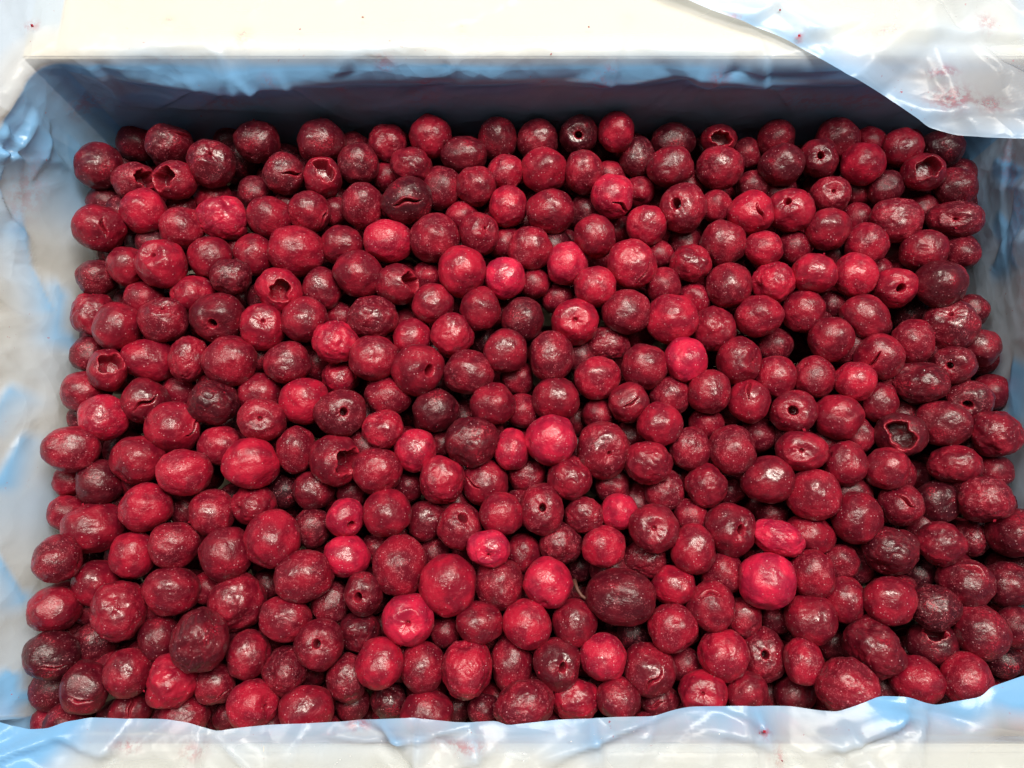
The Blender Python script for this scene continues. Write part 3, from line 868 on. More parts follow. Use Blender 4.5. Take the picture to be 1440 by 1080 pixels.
206.7 105.0 141.6 106 118 112 17 -26 -8 2.80 P2|deep red cherry just upper right of the cleft cherry, right side
187.1 96.5 145.0 118 122 120 -23 -40 66 3.00 C2|cleft cherry, right side
244.5 103.2 136.2 95 99 97 -163 -30 -9 2.10 P1|dark maroon cherry just upper right of the dull dark cherry with pinhole by right wall
226.7 92.9 140.6 117 98 107 17 -40 -11 2.20 H1|dull dark cherry with pinhole by right wall
154.7 86.4 141.1 109 113 111 -13 21 175 2.90 P9|mid red cherry just upper right of the cherry with small round pit, right of centre
172.4 83.5 147.5 103 103 103 167 23 175 4.00 P15|smooth red cherry, right side
208.0 83.4 141.3 147 113 129 19 -23 -19 1.70 W6|pointed dark oval cherry, right side
233.7 74.6 137.7 117 105 111 24 -30 -6 1.70 H0|glossy dark pitted cherry by right wall
135.3 87.2 139.1 106 113 109 13 -18 -4 3.20 P8|mid red cherry just upper left of the cherry with small round pit, right of centre
126.8 118.1 144.5 122 110 116 162 17 175 3.20 P25|mid red cherry just right of the large glossy red cherry right of centre
188.0 74.8 136.8 98 109 103 -12 25 175 2.60 P21|deep red cherry just lower right of the smooth red cherry, right side
163.8 66.0 143.8 122 118 120 -170 -22 -4 3.10 P3|mid red cherry just lower left of the smooth red cherry, right side
141.3 68.2 144.3 118 107 113 8 -19 -4 2.90 H3|cherry with small round pit, right of centre
195.6 56.8 141.5 126 119 122 9 -26 -4 1.60 O4|dark hollow cherry gaping open, right side
217.0 62.8 141.8 134 115 124 -18 25 159 2.20 P5|dark maroon cherry just lower left of the glossy dark pitted cherry by right wall
240.5 56.7 145.3 125 117 121 -170 -31 -5 2.40 W3|scarred cherry at the right wall
143.3 48.1 145.7 128 105 116 5 -20 -3 3.20 D3|cherry with pale ringed dimple, right of centre
165.9 42.2 142.4 106 117 112 7 -23 -3 2.90 P27|mid red cherry just upper right of the large squarish cherry, right of centre
185.1 39.6 145.3 113 105 109 -174 -25 -3 2.90 P11|mid red cherry just below the dark hollow cherry gaping open, right side
220.5 42.0 141.7 125 102 113 173 29 177 2.40 W1|oval deep red lumpy cherry just lower left of the scarred cherry at the right wall
148.4 27.0 144.3 131 127 129 -176 -21 -2 3.10 P6|large squarish cherry, right of centre
126.3 34.3 143.3 135 117 126 175 18 178 2.70 P22|deep red cherry just lower left of the cherry with pale ringed dimple, right of centre
193.2 22.0 139.8 106 106 106 4 -16 -44 2.50 C0|deep red split cherry just above the large purple-black cherry, right side
213.4 23.5 135.4 107 111 109 176 28 178 1.20 P17|blackish cherry just upper right of the large purple-black cherry, right side
230.7 24.4 146.4 126 119 122 -176 -31 -2 2.50 W4|deep red lumpy cherry just below the scarred cherry at the right wall
168.7 15.5 143.8 119 126 123 178 23 179 2.60 P12|deep red cherry just upper left of the large purple-black cherry, right side
148.1 7.8 135.6 125 95 109 -7 19 164 2.90 P23|oval mid red cherry just right of the vivid crumpled cherry, right of centre
129.3 5.9 144.2 126 89 106 7 -17 -19 5.00 W7|vivid crumpled cherry, right of centre
183.8 -0.0 143.5 126 118 122 180 -25 0 1.50 W5|large purple-black cherry, right side
207.8 3.0 143.9 118 107 113 -180 -28 -0 2.50 W0|deep red cherry just upper left of the dark oval cherry with torn top, right side
233.8 5.9 126.3 97 97 97 1 -30 -0 1.80 W2|dark maroon lumpy cherry just above the dark oval cherry with torn top, right side
248.3 8.2 139.6 135 120 127 19 5 6 1.90 D5|dark maroon cherry just upper right of the dark oval cherry with torn top, right side
145.2 -11.2 142.2 110 118 114 -2 -20 1 2.90 P20|mid red cherry just right of the largest vivid scarlet cherry, front-right quarter
219.5 -15.6 141.4 129 113 122 -29 -29 -32 2.10 C4|dark oval cherry with torn top, right side
242.0 -16.4 137.6 111 111 111 177 -32 1 1.80 P13|dark maroon cherry just right of the dark oval cherry with torn top, right side
161.4 -23.5 137.1 104 119 111 4 22 -179 2.90 P26|mid red cherry just upper left of the big dull crumpled cherry, front-right quarter
179.2 -23.4 147.0 123 116 119 4 25 -178 3.20 P19|mid red cherry just left of the blackish wrinkled cherry, front-right quarter
201.6 -26.8 143.3 120 113 116 -176 27 -178 1.30 W6|blackish wrinkled cherry, front-right quarter
223.2 -37.5 142.6 123 134 129 159 -22 36 2.10 P10|large dark maroon cherry just right of the dark half-torn cherry, front-right quarter
122.1 -14.3 146.2 135 138 136 -178 18 -179 5.00 P7|largest vivid scarlet cherry, front-right quarter
143.1 -32.4 141.5 124 124 124 -5 -20 2 2.90 P16|mid red cherry just lower right of the largest vivid scarlet cherry, front-right quarter
171.4 -44.8 143.5 133 148 140 -163 18 -151 2.20 W3|big dull crumpled cherry, front-right quarter
204.3 -44.4 134.0 122 100 110 -43 -16 -2 1.50 O5|dark half-torn cherry, front-right quarter
191.6 -60.2 140.7 119 112 115 -180 -27 -18 3.20 P14|mid red cherry just lower left of the dark half-torn cherry, front-right quarter
212.7 -59.1 145.0 114 121 117 -10 -28 5 3.10 P0|round red cherry nearest front-right corner
153.3 -60.6 154.2 142 132 137 -1 -24 -18 2.90 W1|big dented cherry at the front-right edge
136.9 -51.1 145.0 93 111 101 8 19 -177 3.40 P18|oval bright red cherry just right of the cherry with pit hole, front right of middle
121.8 -49.5 132.3 115 129 122 -7 -11 1 2.50 H5|cherry with pit hole, front right of middle
137.5 -68.1 127.6 100 93 96 170 -18 3 2.00 P4|dark maroon cherry just lower right of the cherry with pit hole, front right of middle
17.4 -15.4 144.4 121 121 121 -2 -3 0 4.40 P24|vivid crimson cherry just lower right of the vivid pink-red puckered cherry below centre
52.2 -21.6 145.4 171 134 151 177 -8 -5 1.90 P2|largest dark glossy oval cherry, front middle
78.3 -16.5 140.8 107 96 101 -178 11 -180 3.70 P1|bright red cherry just upper left of the cherry with crease across top, front middle
95.0 -26.2 145.0 116 120 118 -35 -11 5 2.90 C5|cherry with crease across top, front middle
112.8 -31.8 134.0 93 100 97 -5 -16 1 2.70 P9|deep red cherry just right of the cherry with crease across top, front middle
76.3 -35.7 144.1 119 119 119 -5 -11 1 3.40 P15|bright red cherry just lower left of the cherry with crease across top, front middle
30.0 -34.0 141.1 106 117 111 -175 4 -180 2.60 P8|deep red cherry just upper right of the dull cherry with pinprick hole, front middle
7.4 -34.1 144.7 116 119 117 -5 -1 0 4.00 P25|bright red cherry just upper left of the dull cherry with pinprick hole, front middle
21.2 -52.1 143.9 111 122 116 1 14 -1 2.10 H2|dull cherry with pinprick hole, front middle
43.2 -49.5 144.3 108 115 111 -173 6 -179 4.30 P21|vivid crimson cherry just left of the cherry with deep slanting gash, front middle
64.8 -54.9 141.2 127 125 126 11 -11 56 2.60 C6|cherry with deep slanting gash, front middle
99.7 -47.9 143.7 119 126 122 7 14 -178 3.80 P3|bright red cherry just left of the cherry with pit hole, front right of middle
89.4 -65.5 143.4 114 103 108 -10 -13 2 3.70 D2|cherry with pale crater at front edge
110.6 -65.5 139.5 101 97 99 -170 15 -177 2.70 P5|deep red cherry just lower left of the cherry with pit hole, front right of middle
30.1 -69.2 138.7 115 104 110 -10 -4 1 3.40 W4|bright red lumpy cherry just lower right of the dull cherry with pinprick hole, front middle
49.6 -67.7 144.0 103 99 101 170 -7 1 2.70 P27|deep red cherry just lower left of the cherry with deep slanting gash, front middle
71.0 -70.9 132.4 94 88 91 -7 -20 24 1.90 C3|dark maroon split cherry just below the cherry with deep slanting gash, front middle
5.5 -70.2 146.8 141 116 128 -170 -2 -165 2.60 W7|big pointed cherry at the front edge
-0.4 -53.4 134.5 103 132 116 8 -0 180 2.70 P11|oval deep red cherry just right of the bright bulging cherry, front middle
103.4 -10.5 136.5 105 105 105 178 -15 0 2.60 P6|deep red cherry just above the cherry with crease across top, front middle
-99.6 -11.9 145.5 146 124 135 2 14 15 2.90 P22|big round cherry, front left of middle
-108.3 -32.3 142.0 127 109 118 -8 14 -12 2.90 P17|mid red cherry just upper left of the cherry with star-shaped pit, front-left of middle
-89.1 -25.6 133.8 93 101 97 -4 13 -1 2.20 P12|dark maroon cherry just left of the dark cherry with pit hole, front-left of middle
-71.3 -20.3 142.1 99 106 103 9 -7 -1 2.20 H4|dark cherry with pit hole, front-left of middle
-74.3 -38.5 132.7 100 100 100 6 -10 179 1.70 W5|dark maroon lumpy cherry just below the dark cherry with pit hole, front-left of middle
-54.6 -7.0 140.9 130 148 139 179 8 -0 2.90 P23|tall frosted cherry left of front-middle
-31.0 -16.0 144.0 143 146 144 -2 5 -0 3.80 P20|very large red cherry, front middle
-6.1 -15.8 138.9 122 130 126 -2 1 -0 2.60 P13|deep red cherry just below the vivid pink-red puckered cherry below centre
-49.1 -31.9 144.9 126 126 126 7 7 -1 4.80 D4|vivid star-creased cherry, front middle
-15.7 -34.0 142.1 113 105 109 175 2 -0 2.70 P26|deep red cherry just above the bright bulging cherry, front middle
-90.8 -43.6 144.3 119 119 119 -9 4 -0 2.60 H1|cherry with star-shaped pit, front-left of middle
-107.3 -56.1 139.8 108 116 112 8 -15 178 2.10 W0|dark maroon lumpy cherry just lower left of the cherry with star-shaped pit, front-left of middle
-62.0 -51.9 145.8 114 121 118 -8 9 -1 4.00 P19|bright red cherry just above the blackish shrivelled cherry scrap at front edge
-42.2 -54.4 140.9 108 119 113 -8 6 -1 2.90 P10|mid red cherry just left of the bright bulging cherry, front middle
-20.6 -54.8 143.5 125 140 132 -8 3 -0 3.80 W2|bright bulging cherry, front middle
-78.4 -59.6 137.5 98 116 107 171 11 -2 2.20 W6|dark maroon lumpy cherry just lower right of the cherry with star-shaped pit, front-left of middle
-95.7 -72.2 144.4 127 110 118 -8 15 8 2.90 P7|mid red cherry just below the cherry with star-shaped pit, front-left of middle
-59.2 -71.5 129.1 92 85 88 -170 -8 179 1.20 W3|blackish shrivelled cherry scrap at front edge
-40.2 -74.6 139.1 129 104 116 169 6 -1 2.70 P16|oval deep red cherry just right of the blackish shrivelled cherry scrap at front edge
-108.1 49.3 141.8 95 118 106 -7 -15 -178 2.70 P14|oval deep red cherry just left of the dark cherry with torn side, left of centre
-88.1 43.8 143.6 125 132 128 19 52 12 2.60 O1|dark cherry with torn side, left of centre
-66.6 38.8 143.2 125 117 121 -174 10 1 3.10 P0|mid red cherry just right of the dark cherry with torn side, left of centre
-48.3 49.0 141.6 107 110 109 7 7 1 4.30 P18|vivid crimson cherry just upper left of the lumpy bright cherry just below centre
-20.2 52.5 145.1 136 132 134 -8 -3 -180 1.80 W1|large rough dark cherry at centre
-0.1 49.5 141.6 91 107 99 -7 -0 -180 4.30 P4|vivid crimson cherry just left of the large vivid cherry just right of centre
-100.0 29.9 134.0 108 100 104 -176 14 1 2.20 P24|dark maroon cherry just lower left of the dark cherry with torn side, left of centre
-34.8 33.9 142.5 113 128 120 5 5 0 3.50 W4|lumpy bright cherry just below centre
-13.3 33.2 135.3 119 119 119 28 -23 -47 2.90 C1|mid red split cherry just below the large rough dark cherry at centre
-61.4 18.0 143.0 119 119 119 -3 -9 -180 3.20 P2|mid red cherry just right of the bright cherry with small hole, left of centre
-82.0 15.6 140.7 97 97 97 34 35 9 4.50 H0|bright cherry with small hole, left of centre
-81.3 -2.7 138.5 116 105 110 -0 12 -0 4.60 P1|vivid crimson cherry just below the bright cherry with small hole, left of centre
-100.4 11.2 131.8 96 103 99 2 14 0 2.00 P9|dark maroon cherry just left of the bright cherry with small hole, left of centre
-43.0 15.0 129.6 108 108 108 2 6 0 2.40 P15|deep red cherry just left of the cherry with cracked pit hole below centre
-25.9 11.6 140.6 112 116 114 -23 15 -2 2.80 H3|cherry with cracked pit hole below centre
-5.1 17.3 144.6 108 108 108 -3 -1 -180 3.30 P8|mid red cherry just above the vivid pink-red puckered cherry below centre
-11.1 0.9 149.8 105 91 98 24 2 0 5.00 D1|vivid pink-red puckered cherry below centre
5.3 -1.1 132.2 87 99 93 -180 1 -180 2.60 P25|small deep red cherry just right of the vivid pink-red puckered cherry below centre
19.4 53.9 145.7 128 132 130 -8 3 180 4.60 P21|large vivid cherry just right of centre
45.7 49.1 141.1 137 145 141 16 8 2 2.70 D0|dark cherry with grey-green scar, right of centre
67.7 42.6 144.1 117 113 115 6 -10 -1 2.90 W7|mid red lumpy cherry just right of the dark cherry with grey-green scar, right of centre
28.5 34.8 142.2 109 113 111 175 4 180 2.90 W5|mid red lumpy cherry just upper right of the pitted oval cherry below centre
7.7 38.2 128.9 98 94 96 -175 -1 -0 2.90 P3|small mid red cherry just upper left of the pitted oval cherry below centre
14.8 19.7 142.9 112 127 119 -3 -2 -0 2.80 H5|pitted oval cherry below centre
77.4 29.6 133.5 100 108 104 4 -11 -1 2.60 P5|deep red cherry just lower right of the dark cherry with grey-green scar, right of centre
89.4 49.9 140.3 103 115 109 7 -13 -2 2.80 P27|deep red cherry second out right of the dark cherry with grey-green scar, right of centre
109.7 48.8 143.6 121 125 123 7 -16 -2 2.70 P11|deep red cherry just left of the cherry with pale ringed dimple, right of centre
96.6 31.7 141.1 106 110 108 175 14 179 2.70 W0|deep red cherry just upper left of the dark cherry with star cracks, right of centre
106.7 10.3 142.4 123 130 127 2 15 0 2.50 H2|dark cherry with star cracks, right of centre
36.4 17.1 138.1 102 94 98 -177 -5 -0 2.50 W2|deep red lumpy cherry just right of the pitted oval cherry below centre
53.0 18.9 140.2 94 90 92 -177 -8 -0 4.50 P6|small vivid crimson cherry just below the dark cherry with grey-green scar, right of centre
68.5 10.4 147.5 119 125 123 -5 -9 35 2.80 D3|deep red dimpled cherry just left of the dark cherry with star cracks, right of centre
87.5 0.7 144.2 111 122 116 180 13 180 3.20 P22|mid red cherry just lower left of the dark cherry with star cracks, right of centre
23.8 3.1 135.4 109 109 109 -0 3 180 2.10 W6|dark maroon lumpy cherry just lower right of the pitted oval cherry below centre
44.7 1.6 142.2 108 104 106 180 7 180 4.00 P17|bright red cherry just above the largest dark glossy oval cherry, front middle
67.1 -3.8 132.7 121 98 109 1 10 -180 2.10 W3|dark maroon lumpy cherry just upper right of the largest dark glossy oval cherry, front middle
32.7 115.9 141.7 126 122 124 11 -4 -1 4.00 D5|bright cherry with puckered rim above centre
5.4 117.4 140.8 111 115 113 -163 -1 -0 1.90 P12|dark maroon cherry just lower right of the vivid crimson cherry above centre
82.5 116.4 144.0 133 129 131 163 11 177 3.90 P23|large glossy red cherry right of centre
104.9 112.6 139.4 119 123 121 17 -14 -4 2.90 W1|mid red lumpy cherry just upper right of the vivid crimson cherry right of centre
50.7 106.5 131.2 117 101 108 -165 -7 -2 2.50 W4|deep red lumpy cherry just lower left of the glossy dark cherry right of centre
20.4 97.1 143.2 117 132 124 166 3 179 2.60 P20|deep red cherry just lower left of the bright cherry with puckered rim above centre
115.8 94.7 142.8 117 121 119 15 27 7 2.80 D2|deep red dimpled cherry just right of the vivid crimson cherry right of centre
67.8 92.2 141.1 121 121 121 164 1 149 2.80 P13|deep red cherry just left of the vivid crimson cherry right of centre
88.2 94.8 144.6 108 120 114 -166 -12 -3 4.80 P26|vivid crimson cherry right of centre
43.5 86.1 141.9 120 113 116 -13 6 179 3.50 P19|bright red cherry just below the bright cherry with puckered rim above centre
59.3 73.4 141.2 103 102 102 10 -5 40 2.70 C2|deep red cherry just upper right of the dark cherry with grey-green scar, right of centre
81.6 77.4 137.2 106 102 104 11 -11 -2 2.80 P10|deep red cherry just below the vivid crimson cherry right of centre
99.9 78.6 143.4 108 116 112 168 14 177 2.90 P7|mid red cherry just lower right of the vivid crimson cherry right of centre
120.1 74.0 141.6 112 108 110 -18 25 79 3.20 C0|mid red split cherry just left of the cherry with small round pit, right of centre
22.5 75.4 140.4 124 120 122 -11 3 179 2.90 P16|mid red cherry just above the large vivid cherry just right of centre
73.7 61.7 144.3 110 110 110 171 11 178 3.40 P14|bright red cherry just below the large glossy red cherry right of centre
-106.7 116.3 143.3 122 118 120 17 14 4 2.90 P0|mid red cherry just lower right of the gaping slit-mouthed hollow cherry left of centre
-90.1 103.9 145.2 117 113 115 -15 -12 -177 4.20 W7|vivid crimson lumpy cherry just lower left of the dark peaked cherry left of centre
-72.0 117.4 143.3 130 114 122 163 -10 -177 2.40 W5|dark peaked cherry left of centre
-40.9 125.3 142.2 111 107 109 -162 5 2 3.10 P18|mid red cherry just upper left of the heart-shaped cherry just above centre
-52.0 108.6 137.0 107 103 105 -164 7 2 3.70 P4|bright red cherry just above the large wrinkled cherry with pit at centre
-31.0 108.0 142.6 114 118 116 -164 4 1 3.50 W0|heart-shaped cherry just above centre
-16.5 121.9 143.9 106 114 110 163 -2 -179 2.90 P24|mid red cherry just upper right of the heart-shaped cherry just above centre
-70.3 95.4 145.0 132 116 124 166 -10 -178 3.10 P2|mid red cherry just below the dark peaked cherry left of centre
-47.4 89.3 145.0 139 131 135 16 36 10 2.90 H4|large wrinkled cherry with pit at centre
-21.8 88.8 143.2 132 116 124 167 -3 -179 2.50 P1|deep red cherry just lower right of the heart-shaped cherry just above centre
-3.3 99.4 144.6 116 116 116 -166 0 0 2.80 P9|deep red cherry just right of the heart-shaped cherry just above centre
-115.0 93.6 142.0 121 113 117 -14 -16 -176 2.70 P15|deep red cherry just upper left of the dark pitted cherry left of centre
-89.0 88.4 131.5 104 92 97 13 12 3 3.40 W2|small bright red lumpy cherry just above the dark pitted cherry left of centre
-105.3 74.0 142.0 123 120 121 165 -10 -157 4.00 P8|bright red cherry just left of the dark pitted cherry left of centre
-85.1 66.9 146.6 133 118 125 5 18 3 2.30 H1|dark pitted cherry left of centre
-63.8 77.2 137.1 121 102 111 -11 -9 -178 2.80 P25|oval deep red cherry just lower left of the large wrinkled cherry with pit at centre
-64.4 59.1 143.2 107 103 105 9 9 1 3.50 W6|bright red lumpy cherry just right of the dark pitted cherry left of centre
-39.0 69.4 139.3 116 116 116 10 6 1 1.70 P21|dark maroon cherry just lower right of the large wrinkled cherry with pit at centre
-9.6 71.7 143.9 115 111 113 10 1 0 2.80 P3|deep red cherry just upper right of the large rough dark cherry at centre
'''
for line in CHERRIES.strip().split('\n'):
    num, label = line.split('|')
    t = num.split()
    me = LIB[t[10][0]][int(t[10][1:])]
    o = bpy.data.objects.new('cherry', me)
    o.location = [float(v) / 1000 for v in t[0:3]]
    o.scale = [float(v) / 10000 for v in t[3:6]]
    o.rotation_euler = [math.radians(float(v)) for v in t[6:9]]
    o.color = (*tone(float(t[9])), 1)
    COL.objects.link(o)
    tag(o, label, 'cherry', 'frozen pitted cherries filling the lined box')

